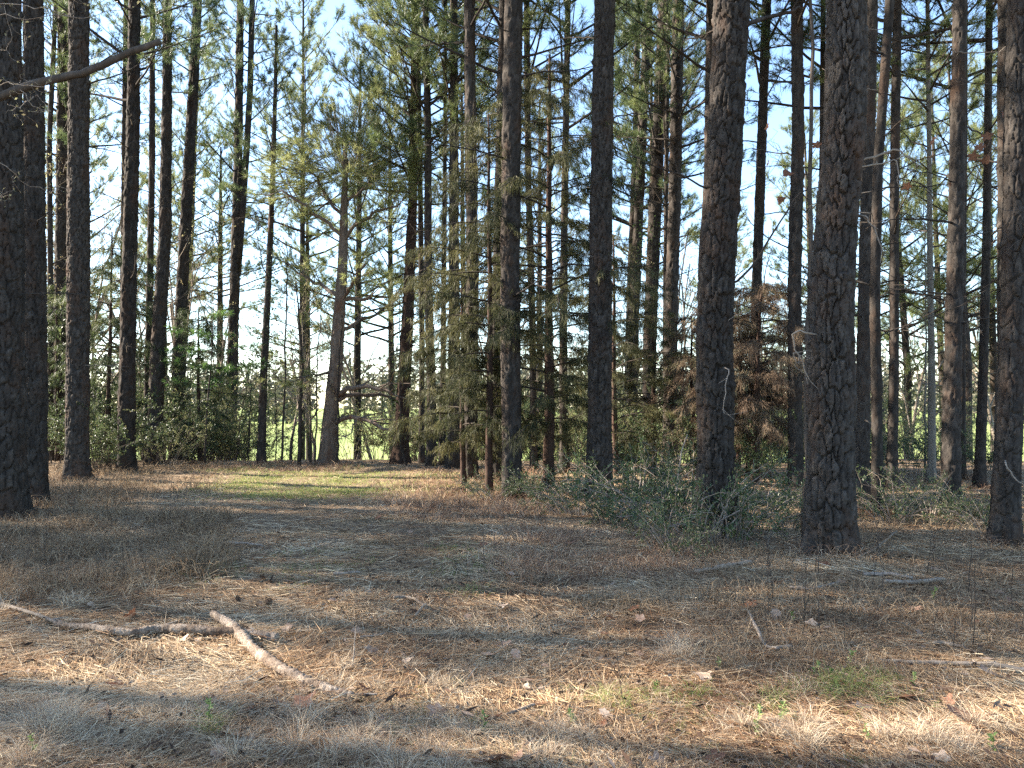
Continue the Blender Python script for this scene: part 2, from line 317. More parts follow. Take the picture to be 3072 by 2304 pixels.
def trunk(ctrl, H, nseg, dz, amp, mat, seed, zvis, base_flare=.35, cw=.078, ch=.25):
    """ctrl: list of (x, y, z, r) from the base up; local to the base. Bark is modelled as relief."""
    c = np.array(ctrl, float)
    zt = c[-1, 2]
    if H > zt:
        lean = (c[-1, :2] - c[-2, :2]) / max(c[-1, 2] - c[-2, 2], .1) * .55
        c = np.vstack([c, [*(c[-1, :2] + lean * (H - zt)), H, .035]])
    zs = np.concatenate([np.arange(-.25, zvis, dz), np.arange(zvis, H, .35), [H]])
    zc = np.clip(zs, 0, None)
    cx = np.interp(zc, c[:, 2], c[:, 0]); cyy = np.interp(zc, c[:, 2], c[:, 1]); r = np.interp(zc, c[:, 2], c[:, 3])
    # slow wander and smoothing
    ker = np.hanning(max(3, int(1.2 / dz)) | 1); ker /= ker.sum()
    nv = int((zs < zvis).sum())
    for arr in (cx, cyy, r):
        pad = len(ker) // 2; ext = np.concatenate([2 * arr[0] - arr[1:pad + 1][::-1], arr[:nv], 2 * arr[nv - 1] - arr[max(0, nv - 1 - pad):nv - 1][::-1]])
        if len(ext) - 2 * pad == nv: arr[:nv] = np.convolve(ext, ker, 'valid')
    rr = r * (1 + .035 * (vn2(zs * 1.7, zs * 0 + seed, 31) - .5) * 2)
    th = np.arange(nseg) * 2 * np.pi / nseg
    TH, Z = np.meshgrid(th, zs)
    R = np.repeat(rr[:, None], nseg, 1)
    fl = np.exp(-np.clip(Z + .05, 0, None) / .30)
    R *= 1 + base_flare * fl * (1 + .55 * np.cos(TH * 4 + seed) + .35 * np.cos(TH * 7 + seed * 2.1))
    nu = max(6, round(2 * np.pi * c[0, 3] / cw)); e, idv = bark_relief(TH, Z + seed * 3.7, nu, ch, seed)
    e2, id2 = bark_relief(TH, Z + seed * 1.3, nu * 2 + 1, ch * .42, seed + 500)
    e = e * (.72 + .28 * e2)
    lumps = (vn2(TH * 3, Z * 5, seed + 5) - .5) * 2 * np.minimum(1, np.minimum(TH, 2 * np.pi - TH) * 3)
    fine = vn2(TH * nu * 1.5, Z * 45, seed + 6) - .5
    fade = np.clip(R / .12, .25, 1)
    R = R + fade * amp * (1.5 * (e - .75) + .55 * (idv - .5) * e + .25 * (id2 - .5) * e + .10 * lumps + .18 * fine * e)
    k = 0; zr = .6 + hsh(seed, 3) * .8                                          # old branch whorls swell the stem
    while zr < zvis:
        g = np.exp(-((Z - zr - .05 * np.cos(TH * 2 + k)) / .05) ** 2); R += fade * amp * (.4 + .7 * hsh(seed, k, 8)) * g * (.5 + .5 * np.cos(TH * 3 + k * 2.3)); zr += .55 + hsh(seed, k, 9) * .9; k += 1
    X = cx[:, None] + R * np.cos(TH); Y = cyy[:, None] + R * np.sin(TH)
    n = len(zs); i = np.arange(nseg); j = (i + 1) % nseg
    Q = (np.stack([i, j, j + nseg, i + nseg], 1)[None] + (np.arange(n - 1) * nseg)[:, None, None]).reshape(-1, 4)
    tint = .1 + .55 * idv + .35 * id2
    b = MB().add(np.stack([X, Y, Z], -1).reshape(-1, 3), quads=Q, tint=tint.ravel())
    return b.mesh('trunk', mat, True), (lambda z: np.array([np.interp(z, zs, cx), np.interp(z, zs, cyy), z])), (lambda z: float(np.interp(z, zs, rr)))

# ------------------------------------------------------------------ crowns, limbs and dead branches (shared meshes)
def limb_path(L, el, curl, n=7, wob=.06):
    """limb in the x-z plane of its own frame, with a little wander"""
    t = np.linspace(0, 1, n); x = L * t * math.cos(el); z = L * (t * math.sin(el) + curl * t * t)
    y = np.cumsum(rng.normal(0, wob * L / n, n)); y -= y[0]
    z = z + np.cumsum(rng.normal(0, wob * .7 * L / n, n))
    return np.stack([x, y, z], 1)
def rotz(P, a):
    c, s = math.cos(a), math.sin(a); return np.stack([P[:, 0] * c - P[:, 1] * s, P[:, 0] * s + P[:, 1] * c, P[:, 2]], 1)

def pine_crown(L, R, nl, mat, dens=1.0, shape='pine', lowfrac=.0, nper=30, nw=.010):
    wood, leaf = MB(), MB(); TP, TD = [], []
    for i in range(nl):
        t = (i + rng.uniform(0, .8)) / nl
        az = i * 2.4 + rng.normal(0, .4)
        prof = (1 - t) ** .65 * (.55 + .45 * min(1, (t + .12) / .3))
        ln = max(.5, R * prof * rng.uniform(.65, 1.15)); el = math.radians(rng.uniform(4, 24) + 38 * t)
        P = rotz(limb_path(ln, el, rng.uniform(-.05, .16)), az) + [0, 0, t * L]
        r0 = .010 + .011 * ln
        wood.segs(P[:-1], P[1:], np.linspace(r0, r0 * .35, len(P) - 1), np.linspace(r0 * .85, r0 * .25, len(P) - 1), 4)
        ns = int((4 + ln * 4.2) * dens)
        for s in range(ns):
            f = rng.uniform(.28, 1.0) if s > 1 else 1.0
            q = f * (len(P) - 1.001); k = int(q); p = P[k] + (P[k + 1] - P[k]) * (q - k)
            d = P[k + 1] - P[k]; d = d / np.linalg.norm(d)
            side = np.cross(d, [0, 0, 1]); sgn = rng.choice([-1, 1])
            dd = d * rng.uniform(.5, 1.0) + side * sgn * rng.uniform(.2, 1.0) * (f < .98) + np.array([0, 0, rng.uniform(-.1, .45)]); dd /= np.linalg.norm(dd)
            sl_ = rng.uniform(.25, .8) * (.6 + .25 * ln) * (1.15 - .5 * f); mid = p + dd * sl_ * .5 + [0, 0, rng.uniform(-.04, .04)]; e = p + dd * sl_ + np.array([0, 0, rng.uniform(0, .12)])
            wood.segs([p, mid], [mid, e], [.007, .005], [.005, .004], 3)
            TP.append(e); TD.append(dd + [0, 0, .25])
            for u in range(rng.integers(1, 4)):
                g = rng.uniform(.35, .95); b0 = p + (e - p) * g; d2 = dd + rng.normal(0, .55, 3) + [0, 0, .15]; d2 /= np.linalg.norm(d2); e2 = b0 + d2 * rng.uniform(.12, .34)
                wood.segs([b0], [e2], .004, .003, 3); TP.append(e2); TD.append(d2 + [0, 0, .2])
    TP = np.array(TP); TD = np.array(TD); TD /= np.linalg.norm(TD, axis=1, keepdims=True); n = len(TP)
    tt = rng.normal(.5, .2, n)
    idx = np.repeat(np.arange(n), nper); m = len(idx)
    P = TP[idx] - TD[idx] * (rng.uniform(0, .16, m))[:, None]
    D = TD[idx] * .75 + rng.normal(0, .55, (m, 3)); D[:, 2] -= .05
    leaf.spikes(P, D, rng.uniform(.13, .23, m), nw, np.clip(tt[idx] + rng.normal(0, .14, m), 0, 1))
    return leaf.mesh('crown', mat), wood.mesh('crown_branches', M['dark_twig'], True)

def dead_branch_mesh(L, mat, twigs=10, r0=.016, droop=0.0, snag=False):
    b = MB(); P = limb_path(L, math.radians(rng.uniform(-6, 22)), rng.uniform(-.22, .15) + droop, 9, .13)
    R = np.linspace(r0, r0 * .28, len(P)); b.tube(P, R, 5, True)
    for _ in range(twigs):
        q = rng.uniform(.2, .98) * (len(P) - 1.001); k = int(q); p = P[k] + (P[k + 1] - P[k]) * (q - k); d = P[k + 1] - P[k]; d /= np.linalg.norm(d)
        dd = d * .7 + rng.normal(0, .6, 3); dd /= np.linalg.norm(dd); l = L * rng.uniform(.12, .38); pts = [p]
        for s in range(3): dd = dd + rng.normal(0, .22, 3); dd /= np.linalg.norm(dd); pts.append(pts[-1] + dd * l / 3)
        pts = np.array(pts); b.segs(pts[:-1], pts[1:], np.array([.35, .28, .2]) * r0, np.array([.28, .2, .12]) * r0, 3)
        for s in range(rng.integers(1, 4)):
            p2 = pts[rng.integers(1, 4)]; d2 = dd + rng.normal(0, .7, 3); d2 /= np.linalg.norm(d2); b.segs([p2], [p2 + d2 * l * rng.uniform(.2, .5)], .18 * r0, .1 * r0, 3)
    return b.mesh('dead_branch', mat, True)

CROWNS = [pine_crown(8.0, 3.0, 36, M['needles'], .85, nw=.009) for _ in range(5)]
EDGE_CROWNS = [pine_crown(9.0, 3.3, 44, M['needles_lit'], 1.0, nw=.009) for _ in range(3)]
DEAD = [dead_branch_mesh(rng.uniform(1.1, 2.4), M['dark_twig'], int(rng.integers(8, 15)), rng.uniform(.013, .021)) for _ in range(8)]
PALE = [dead_branch_mesh(rng.uniform(.6, 1.3), M['dead_wood'], int(rng.integers(3, 7)), rng.uniform(.009, .013)) for _ in range(5)]

def finish_pine(t, cen, rad, H, cb, crowns, ndead, seed, zlow=2.6, crsc=1.0, dead_top=None):
    r_ = np.random.default_rng(seed)
    if cb is not None:
        cm, wm = crowns[seed % len(crowns)]
        p0, p1 = cen(cb), cen(H); v = Vector(p1 - p0); Lm = max(v.co[2] for v in cm.vertices) if False else 8.0
        q = Vector((0, 0, 1)).rotation_difference(v.normalized()) @ Quaternion((0, 0, 1), r_.uniform(0, 6.28))
        sz = (H - cb) / 8.6
        c = obj('crown', cm, t, p0); c.rotation_mode = 'QUATERNION'; c.rotation_quaternion = q; c.scale = (crsc, crsc, sz)
        obj('branchwork', wm, c)
    top = dead_top or (cb if cb is not None else H)
    for i in range(ndead):
        z = zlow + (top - zlow) * (i + r_.uniform(0, 1)) / ndead
        if z > H - .3: continue
        pale = r_.random() < .22
        me = (PALE if pale else DEAD)[r_.integers(0, 5 if pale else 8)]
        a = r_.uniform(0, 6.28); p = cen(z)
        obj('dead_branch', me, t, p + np.array([math.cos(a), math.sin(a), 0]) * rad(z) * .75, (r_.uniform(-.3, .3), r_.uniform(-.25, .15), a), r_.uniform(.6, 1.15))

# id: (control points px,py from base up; base width px; top width px; crown base m, crown set, dead branches, material, label)
def pine(name, base, ctrl, wb, wt, label, cb=9.0, H=19.0, nd=7, mat='pine_bark', D=None, crowns=None, seed=1, group='tall plantation pines', flare=.42, yl=0.0, zlow=2.6, crsc=1.0):
    """base: pixel where the stem meets the ground; its distance follows from that on the floor"""
    D = D or gp(*base)[1]
    b0 = at(base[0], base[1], D); z0 = gz(b0[0], D); bx = b0[0]
    t = thing(name, label, 'tree', (bx, D, z0), group=group)
    pts = [(0., 0., 0., wb / FPX * D / 2)]
    zend = at(ctrl[-1][0], ctrl[-1][1], D)[2] - z0
    for (px, py) in ctrl:
        p = at(px, py, D); zz = p[2] - z0; f = min(1, zz / zend); pts.append((p[0] - bx, yl * zz, zz, (wb + (wt - wb) * f) / FPX * D / 2))
    big = wb / 3
    nseg = int(np.clip(big * (3.2 if wb > 60 else 2.3), 14, 145)); dz = float(np.clip(D / FPX * 3 * (1.3 if wb > 60 else 2.3), .014, .08))
    me, cen, rad = trunk(pts, H, nseg, dz, float(np.clip(.034 * (wb / FPX * D) / .42, .011, .040)), M[mat], seed, min(H - .5, zend + .6), flare)
    obj('trunk', me, t)
    finish_pine(t, cen, rad, H, cb, crowns or CROWNS, nd, seed, zlow, crsc)
    return t, cen, rad, D

T = {}
def add(key, *a, **k): 
    k.setdefault('seed', 10 + len(T) * 7); T[key] = pine('pine_tree', *a, **k)

# left group
add('l1', (24, 1555), [(23, 1200), (18, 600), (12, 0)], 90, 84, 'thick dark pine cut by the left edge of the picture', cb=13, nd=4, seed=3)
add('l2', (105, 1508), [(106, 1200), (103, 500), (100, 0)], 64, 50, 'dark pine second from the left edge, close beside the thick edge pine', cb=13, nd=5, seed=8)
add('l3', (152, 1378), [(152, 900), (148, 420), (168, 0)], 17, 13, 'very thin distant stem seen between the two leftmost pines and their neighbour', cb=11, H=17, nd=6, seed=12, crsc=.7)
add('l4', (181, 1372), [(183, 1000), (190, 500), (194, 0)], 42, 34, 'pine with a sunlit left edge half hidden behind a thicker dark pine at left', cb=9, nd=5, seed=17)
add('l5', (232, 1442), [(234, 1100), (236, 600), (237, 0)], 62, 52, 'stout dark pine third from left, flared base on brown grass', cb=12.5, nd=6, seed=21)
add('l6', (379, 1420), [(382, 1100), (388, 800), (399, 400), (404, 0)], 48, 30, 'dark pine left of centre-left gap leaning right, with a sunlit left edge up high', cb=9, nd=7, seed=26)
add('l6b', (366, 1368), [(368, 900), (374, 300), (378, 0)], 17, 14, 'slim far stem just behind the left edge of the right-leaning pine', cb=11, H=17, nd=6, seed=29, crsc=.6)
add('l7', (440, 1380), [(448, 900), (456, 500), (458, 0)], 22, 15, 'thin straight far pine between two leaning pines at left', cb=11.5, H=18, nd=9, seed=33, crsc=.6)
add('l8', (460, 1392), [(476, 1000), (495, 700), (501, 300), (502, 0)], 44, 22, 'pine whose foot curves out to the left with a thin bright edge', cb=11.5, nd=9, seed=38, crsc=.7)
add('l9', (528, 1365), [(540, 1000), (555, 700), (578, 300), (593, 0)], 38, 24, 'slim pine leaning right, last stem of the left group before the bright gap', cb=12, H=20, nd=9, seed=43, crsc=.7)
# twin-stemmed pine by the gap
add('g1', (690, 1350), [(697, 1100), (706, 800), (714, 500), (721, 0)], 34, 19, 'twin-stemmed pine at the gap, dark against the bright sky', cb=9.5, H=20, nd=9, seed=48, crsc=.8)
tw, cen, rad, Dg = T['g1']
zf = at(707, 760, Dg)[2] - tw.location[2]
def g1p(px, py): 
    p = at(px, py, Dg); return p - np.array(tw.location)
pp = [g1p(712, 820), g1p(722, 700), g1p(738, 480), g1p(750, 280), g1p(757, 0), g1p(762, -250)]
bmb = MB(); bmb.tube(np.array(pp), np.array([.13, .13, .12, .115, .10, .05]), 14, True, .06, 4, tint=.5); obj('second_stem', bmb.mesh('second_stem', M['pine_bark'], True), tw)
c_ = obj('crown', CROWNS[2][0], tw, pp[3] + [0, 0, .5], (0, 0, 1.), .85); obj('branchwork', CROWNS[2][1], c_)
add('g2', (783, 1392), [(790, 1150), (805, 850), (818, 550), (826, 260)], 25, 11, 'small right-leaning pine with ivy leaves clinging to its upper stem', cb=7.2, H=12.4, nd=7, seed=52, crsc=.6)
# centre group
add('c1', (1200, 1389), [(1212, 1150), (1226, 900), (1238, 600), (1240, 380)], 44, 20, 'reddish-brown pine leaning right beside the spreading tree', mat='red_bark', cb=7.2, H=16, nd=8, crowns=EDGE_CROWNS, seed=56)
add('c2', (1265, 1385), [(1266, 1000), (1260, 500), (1252, 0)], 18, 13, 'thin dark stem just left of a straight slim pine at centre', cb=8, H=18, nd=8, seed=61)
add('c3', (1293, 1401), [(1296, 1200), (1284, 850), (1284, 400), (1276, 0)], 28, 17, 'straight slim pine in the centre cluster with bare rising limbs', cb=8.6, H=19, nd=10, seed=66)
add('c4', (1326, 1396), [(1330, 1000), (1334, 600), (1336, 290)], 19, 11, 'thin forked pine half hidden behind the centre cluster', cb=7.6, H=15, nd=8, seed=71)
add('c5', (1361, 1406), [(1363, 1100), (1362, 600), (1362, 0)], 37, 21, 'straight mid-sized pine in the middle of the centre cluster', cb=9, nd=9, seed=76)
add('c6', (1408, 1442), [(1412, 1100), (1418, 800), (1412, 400), (1408, 0)], 42, 30, 'pine with a long reddish scar down its upper stem, left of the cedar', cb=9.6, nd=9, seed=81)
add('c7', (1489, 1437), [(1490, 1100), (1500, 600), (1512, 0)], 38, 28, 'pine hidden behind the dark stem at the cedar, only its left side showing', cb=9, nd=5, seed=86)
add('c8', (1537, 1491), [(1532, 1100), (1530, 800), (1536, 300), (1541, 0)], 56, 54, 'dark pine in the middle of the picture, veiled by drooping cedar sprays', cb=10, nd=7, seed=91)
add('c9', (1602, 1412), [(1598, 1000), (1584, 500), (1580, 0)], 21, 18, 'thin stem just right of the pine veiled by cedar sprays', cb=8.5, H=18, nd=7, seed=96)
add('c10', (1692, 1418), [(1690, 1000), (1694, 600), (1704, 0)], 26, 17, 'slim straight pine between the cedar and the tall pine right of centre', cb=8.4, H=19, nd=10, seed=101)
add('c11', (1797, 1495), [(1800, 1100), (1801, 800), (1808, 300), (1815, 0)], 70, 58, 'tall straight pine right of centre with plated bark and a sunlit upper left side', cb=10.2, nd=6, seed=106)
# right of centre
add('r1', (1878, 1352), [(1890, 900), (1906, 450), (1914, 0)], 24, 16, 'left one of a close dark pair of stems right of centre', cb=9, H=19, nd=8, seed=111)
add('r2', (1893, 1362), [(1900, 1000), (1922, 500), (1946, 0)], 32, 24, 'right one of a close dark pair of stems, leaning right', cb=9, nd=8, seed=116)
add('r3', (1944, 1370), [(1950, 1000), (1966, 600), (1994, 0)], 40, 34, 'pine leaning right just left of the bright-edged pine', cb=9.4, nd=8, seed=121)
add('r4', (2010, 1382), [(2012, 1000), (2024, 600), (2036, 0)], 41, 32, 'bright-edged pine with strong sun on its left side, foot in the brambles', cb=9.4, nd=9, seed=126)
add('r4b', (1996, 1372), [(1996, 900), (2000, 400), (2006, 0)], 15, 13, 'thin stem tucked behind the left side of the bright-edged pine', cb=8, H=17, nd=5, seed=129)
add('r5', (2112, 1440), [(2118, 1000), (2128, 500), (2134, 0)], 34, 28, 'pine peeping out behind the upper left side of a very thick pine', cb=9, nd=8, seed=131)
add('r6', (2153, 1592), [(2146, 1300), (2144, 1000), (2152, 750), (2171, 500), (2196, 0)], 106, 98, 'very thick pine with a dark ring at mid height, foot wrapped in green briars', cb=10.5, H=21, nd=5, seed=136)
add('r7', (2254, 1427), [(2262, 1100), (2272, 800), (2286, 400), (2300, 0)], 30, 26, 'mid-distance pine rising out of the brown dying cedar', cb=9, nd=9, seed=141)
add('r8', (2388, 1462), [(2385, 1150), (2384, 800), (2395, 400), (2390, 0)], 40, 33, 'straight pine left of the thickest pine, its left edge in sun', cb=9.2, nd=9, seed=146)
add('r9', (2462, 1430), [(2464, 1000), (2466, 500), (2470, 0)], 18, 15, 'thin far stem against the left side of the thickest pine', cb=8.5, H=18, nd=7, seed=151)
add('r10', (2490, 1658), [(2492, 1350), (2494, 900), (2506, 700), (2530, 450), (2538, 200), (2540, 0)], 132, 104, 'thickest and nearest pine, deeply plated bark, sunlit flared foot among straw', cb=11, H=22, nd=3, seed=156, flare=.36, zlow=4.0)
add('r11', (2583, 1495), [(2588, 1200), (2597, 800), (2606, 400), (2616, 0)], 42, 33, 'pine right behind the thickest pine with a bright sunlit foot', cb=9.5, nd=9, seed=161)
add('r12', (2634, 1533), [(2630, 1200), (2624, 900), (2634, 500), (2670, 0)], 31, 26, 'curved slim pine bowing right, crossing its darker neighbour', cb=9.5, H=17, nd=10, seed=166)
add('r13', (2675, 1470), [(2682, 1100), (2683, 600), (2692, 0)], 28, 24, 'straight pine right of the curved slim one', cb=8.8, nd=11, seed=171)
add('r14', (2795, 1452), [(2795, 1100), (2790, 800), (2788, 500)], 23, 13, 'pale sunlit far pine with bare whorled branches at right', mat='grey_bark', cb=7.4, H=13, nd=12, crowns=EDGE_CROWNS, seed=176, crsc=.7)
add('r15', (2850, 1530), [(2856, 1200), (2866, 800), (2874, 400), (2880, 0)], 50, 37, 'dark pine with many bare side limbs, second large stem from the right', cb=9.6, nd=12, seed=181)
add('r16', (2884, 1440), [(2884, 1000), (2890, 500), (2893, 0)], 24, 18, 'slim stem standing directly behind the right side of the dark limby pine', cb=8.6, H=18, nd=7, seed=186)
add('r17', (2938, 1465), [(2950, 1100), (2960, 700), (2968, 0)], 28, 18, 'slim pine before the green field near the right edge', cb=8.6, nd=10, seed=191)
add('r18', (3018, 1500), [(3018, 1000), (3018, 500), (3018, 0)], 46, 42, 'straight dark pine behind the rightmost leaning one', cb=9.4, nd=7, seed=196)
add('r19', (3012, 1630), [(3028, 1250), (3042, 900), (3050, 400), (3056, 0)], 72, 58, 'rightmost pine, sunlit along its left side, cut by the right edge higher up', cb=10, nd=5, seed=201)

# pale smooth sapling hugging the thickest pine
def sapling(px_pts, D, r0, r1, label, name='sapling', mat='grey_bark', ntw=10, bud=60, group=None, twl=.9):
    b0 = at(*px_pts[0], D); base = np.array([b0[0], D, gz(b0[0], D)])
    pts = np.array([at(px, py, D) for px, py in px_pts]) - base; pts[0][2] = -.08
    n = 24; tt = np.linspace(0, 1, n); s = np.linspace(0, 1, len(pts)); P = np.stack([np.interp(tt, s, pts[:, i]) for i in range(3)], 1)
    P[1:-1] += rng.normal(0, .012, (n - 2, 3)); P[:, 1] += np.cumsum(rng.normal(0, .01, n))
    t = thing(name, label, 'tree', base, group=group)
    obj('trunk', MB().tube(P, np.linspace(r0, r1, n), 8, True, .06, 3).mesh('trunk', M[mat], True), t)
    lf = MB()
    for i in range(ntw):
        b = MB(); q = rng.uniform(.25, 1) * (n - 1.01); k = int(q); p = P[k]; a = rng.uniform(0, 6.28); e = rng.uniform(.3, 1.1)
        d = np.array([math.cos(a) * math.cos(e), math.sin(a) * math.cos(e), math.sin(e)]); l = rng.uniform(.3, 1) * twl; pl = [p]
        for u in range(4): d = d + rng.normal(0, .16, 3); d /= np.linalg.norm(d); pl.append(pl[-1] + d * l / 4)
        pl = np.array(pl); rr = r0 * .32 * (1 - .6 * k / n); b.segs(pl[:-1], pl[1:], rr * np.array([1, .8, .6, .45]), rr * np.array([.8, .6, .45, .3]), 4)
        for u in range(5):
            p2 = pl[rng.integers(1, 5)]; d2 = d + rng.normal(0, .6, 3); d2 /= np.linalg.norm(d2); e2 = p2 + d2 * l * rng.uniform(.15, .45); b.segs([p2], [e2], rr * .35, rr * .2, 3)
            nb = max(1, bud // (ntw * 3)); Pb = p2 + (e2 - p2) * rng.uniform(.2, 1, (nb, 1)); lf.leaves(Pb, rng.normal(size=(nb, 3)) + [0, 0, .5], rng.uniform(.02, .05, nb), rng.uniform(.012, .03, nb), rng.uniform(0, 1, nb))
        obj('branch', b.mesh('branch', M['dead_wood'] if mat == 'grey_bark' else M['dark_twig'], True), t)
    if bud: obj('young_leaves', lf.mesh('young_leaves', M['buds']), t)
    return t
sapling([(2412, 1575), (2418, 1250), (2428, 900), (2434, 500), (2437, 0), (2440, -200)], 9.6, .038, .018, 'smooth grey sapling hugging the left side of the thickest pine', ntw=9, bud=0, mat='limb_bark')

# ------------------------------------------------------------------ ivy on the small leaning pine
def ivy_on(key, z0, z1, n, spread=.16, mat='ivy', name='ivy'):
    t, cen, rad, D = T[key]; z = rng.uniform(z0, z1, n); a = rng.uniform(0, 6.28, n)
    C = np.array([cen(v) for v in z]); R = np.array([rad(v) for v in z]) + np.abs(rng.normal(0, spread, n))
    P = C + np.stack([np.cos(a) * R, np.sin(a) * R, rng.normal(0, .05, n)], 1)
    D_ = np.stack([np.cos(a), np.sin(a), rng.uniform(-.6, .4, n)], 1)
    obj(name, MB().leaves(P, D_, rng.uniform(.05, .09, n), rng.uniform(.04, .07, n), rng.uniform(0, 1, n)).mesh(name, M[mat]), t)
ivy_on('g2', 2.2, 6.6, 700)
ivy_on('l9', .2, 2.6, 420, .2)
ivy_on('l6b', 2.8, 4.6, 300, .3)
ivy_on('r3', 6.4, 8.0, 420, .25)
ivy_on('r4', 2.2, 3.0, 160, .1)
ivy_on('c1', 1.4, 4.4, 380, .12)
ivy_on('l4', .0, 1.0, 240, .15)

# ------------------------------------------------------------------ the spreading tree beside the gap
def tree_with_limbs(base_px, D, stem, r0, r1, limbs, label, crown_pts, ntuft, mat, leafm, name='spreading_pine'):
    b0 = at(*base_px, D); base = np.array([b0[0], D, gz(b0[0], D)])
    t = thing(name, label, 'tree', base)
    ctrl = [(0., 0., 0., r0)] + [tuple((at(px, py, D) - base)) + (r0 + (r1 - r0) * (i + 1) / len(stem),) for i, (px, py) in enumerate(stem)]
    me, cen, rad = trunk(ctrl, ctrl[-1][2] + .1, 30, .045, .014, M[mat], 5, ctrl[-1][2], .45); obj('trunk', me, t)
    TP, TD = [], []
    for (pts, r, dy, leafy) in limbs:
        n = 12; P0 = np.array([at(px, py, D) - base for px, py in pts]); s = np.linspace(0, 1, len(pts)); tt = np.linspace(0, 1, n)
        P = np.stack([np.interp(tt, s, P0[:, i]) for i in range(3)], 1); P[:, 1] += dy * tt; P[2:] += rng.normal(0, .025, (n - 2, 3))
        r = r * 1.3; b = MB().tube(P, np.linspace(r, r * .45, n), 7, True, .08, 2)
        for _ in range(8 if leafy else 5):
            k = rng.integers(4, n); d = P[k] - P[k - 1]; d /= np.linalg.norm(d); dd = d + rng.normal(0, .55, 3) + [0, 0, .2]; dd /= np.linalg.norm(dd); l = rng.uniform(.4, 1.2); m = P[k] + dd * l * .5; e = m + (dd + rng.normal(0, .25, 3)) * l * .5
            b.segs([P[k], m], [m, e], [r * .3, r * .22], [r * .22, r * .1], 4)
            if leafy:
                for u in range(6): TP.append(P[k] + (e - P[k]) * rng.uniform(.4, 1) + rng.normal(0, .14, 3)); TD.append(dd + rng.normal(0, .4, 3))
        obj('limb', b.mesh('limb', M[mat] if r > .03 else M['dead_wood'], True), t)
    if ntuft:
        tw = MB()
        c = []
        for (px, py, dy, rx, rz, w) in crown_pts:
            k = int(ntuft * w); p = at(px, py, D) - base + [0, dy, 0]; u = rng.normal(size=(k, 3)); u /= np.linalg.norm(u, axis=1, keepdims=True); c.append(p + u * (rng.uniform(.2, 1, k)[:, None] ** .5) * [rx, rx * .9, rz])
        c = np.concatenate(c); hub = cen(ctrl[-1][2] * .97); d = c - hub; d /= np.linalg.norm(d, axis=1, keepdims=True)
        tw.segs(c - d * rng.uniform(.3, .7, (len(c), 1)) - [0, 0, .08], c, .006, .004, 3)
        TP = np.concatenate([np.array(TP).reshape(-1, 3), c]); TD = np.concatenate([np.array(TD).reshape(-1, 3), d + [0, 0, .3]])
        TD /= np.linalg.norm(TD, axis=1, keepdims=True)
        n = len(TP); tt = rng.normal(.55, .2, n); idx = np.repeat(np.arange(n), 28); m = len(idx)
        lf = MB().spikes(TP[idx] - TD[idx] * rng.uniform(0, .16, (m, 1)), TD[idx] * .7 + rng.normal(0, .55, (m, 3)), rng.uniform(.13, .22, m), .010, np.clip(tt[idx] + rng.normal(0, .14, m), 0, 1))
        cr = obj('crown', lf.mesh('crown', M[leafm]), t); obj('branchwork', tw.mesh('branchwork', M['dead_wood'], True), cr)
    return t
DS = 21.3
q = lambda x, y: (700 + x / 2.074, 800 + y / 2.074)       # readings of one enlarged crop
q2 = lambda x, y: (700 + x / 2.074, y / 2.074)
tree_with_limbs((982, 1392), DS, [q(595, 1000), q(640, 600), q(662, 250), q(680, 0), q2(688, 1400), q2(690, 1230), q2(700, 1000)], .22, .07, [
    ([q(650, 800), q(720, 762), q(800, 745), q(880, 752), q(960, 772), q(1010, 800)], .065, -.6, False),
    ([q(655, 830), q(720, 795), q(790, 800), q(900, 795), q(985, 830)], .050, .9, False),
    ([q(630, 968), q(700, 942), q(780, 935), q(860, 955), q(930, 985), q(995, 1015)], .062, -.9, False),
    ([q(765, 955), q(762, 990), q(735, 1035), q(665, 1070)], .022, -.4, False),
    ([q(615, 648), q(560, 670), q(500, 690), q(430, 690)], .035, -.6, True),
    ([q(650, 180), q(590, 140), q(530, 105), q(440, 60), q(350, 5)], .055, .8, True),
    ([q(680, 200), q(740, 140), q(800, 80), q(860, 20)], .045, -.9, True),
    ([q(680, 205), q(760, 190), q(850, 168), q(960, 160)], .05, .7, True),
    ([q(668, 405), q(730, 335), q(820, 290), q(950, 195)], .05, 1.4, True),
    ([q2(690, 1480), q2(600, 1400), q2(500, 1330), q2(380, 1270)], .045, -1.2, True),
    ([q2(690, 1500), q2(760, 1420), q2(900, 1350), q2(1050, 1330)], .045, -.8, True),
    ([q2(690, 1300), q2(740, 1200), q2(850, 1100), q2(900, 980)], .04, .8, True),
    ([q2(688, 1350), q2(600, 1250), q2(540, 1130), q2(450, 1060)], .04, -.6, True)],
    'spreading old pine by the bright gap, arching bare limbs reaching right near the ground',
    [(1000, 480, -.3, 1.7, .6, .20), (900, 545, -.8, 1.3, .45, .16), (1105, 440, .3, 1.5, .6, .16), (1100, 560, -.9, 1.2, .35, .09), (1000, 400, .6, 1.6, .5, .14), (1130, 345, 0, 1.6, .5, .14), (1200, 470, .4, 1.2, .6, .14), (940, 350, .2, 1.3, .5, .10), (860, 600, -.3, 1.0, .3, .08), (1230, 590, -.4, 1.0, .35, .08)], 860, 'edge_bark', 'needles_lit')

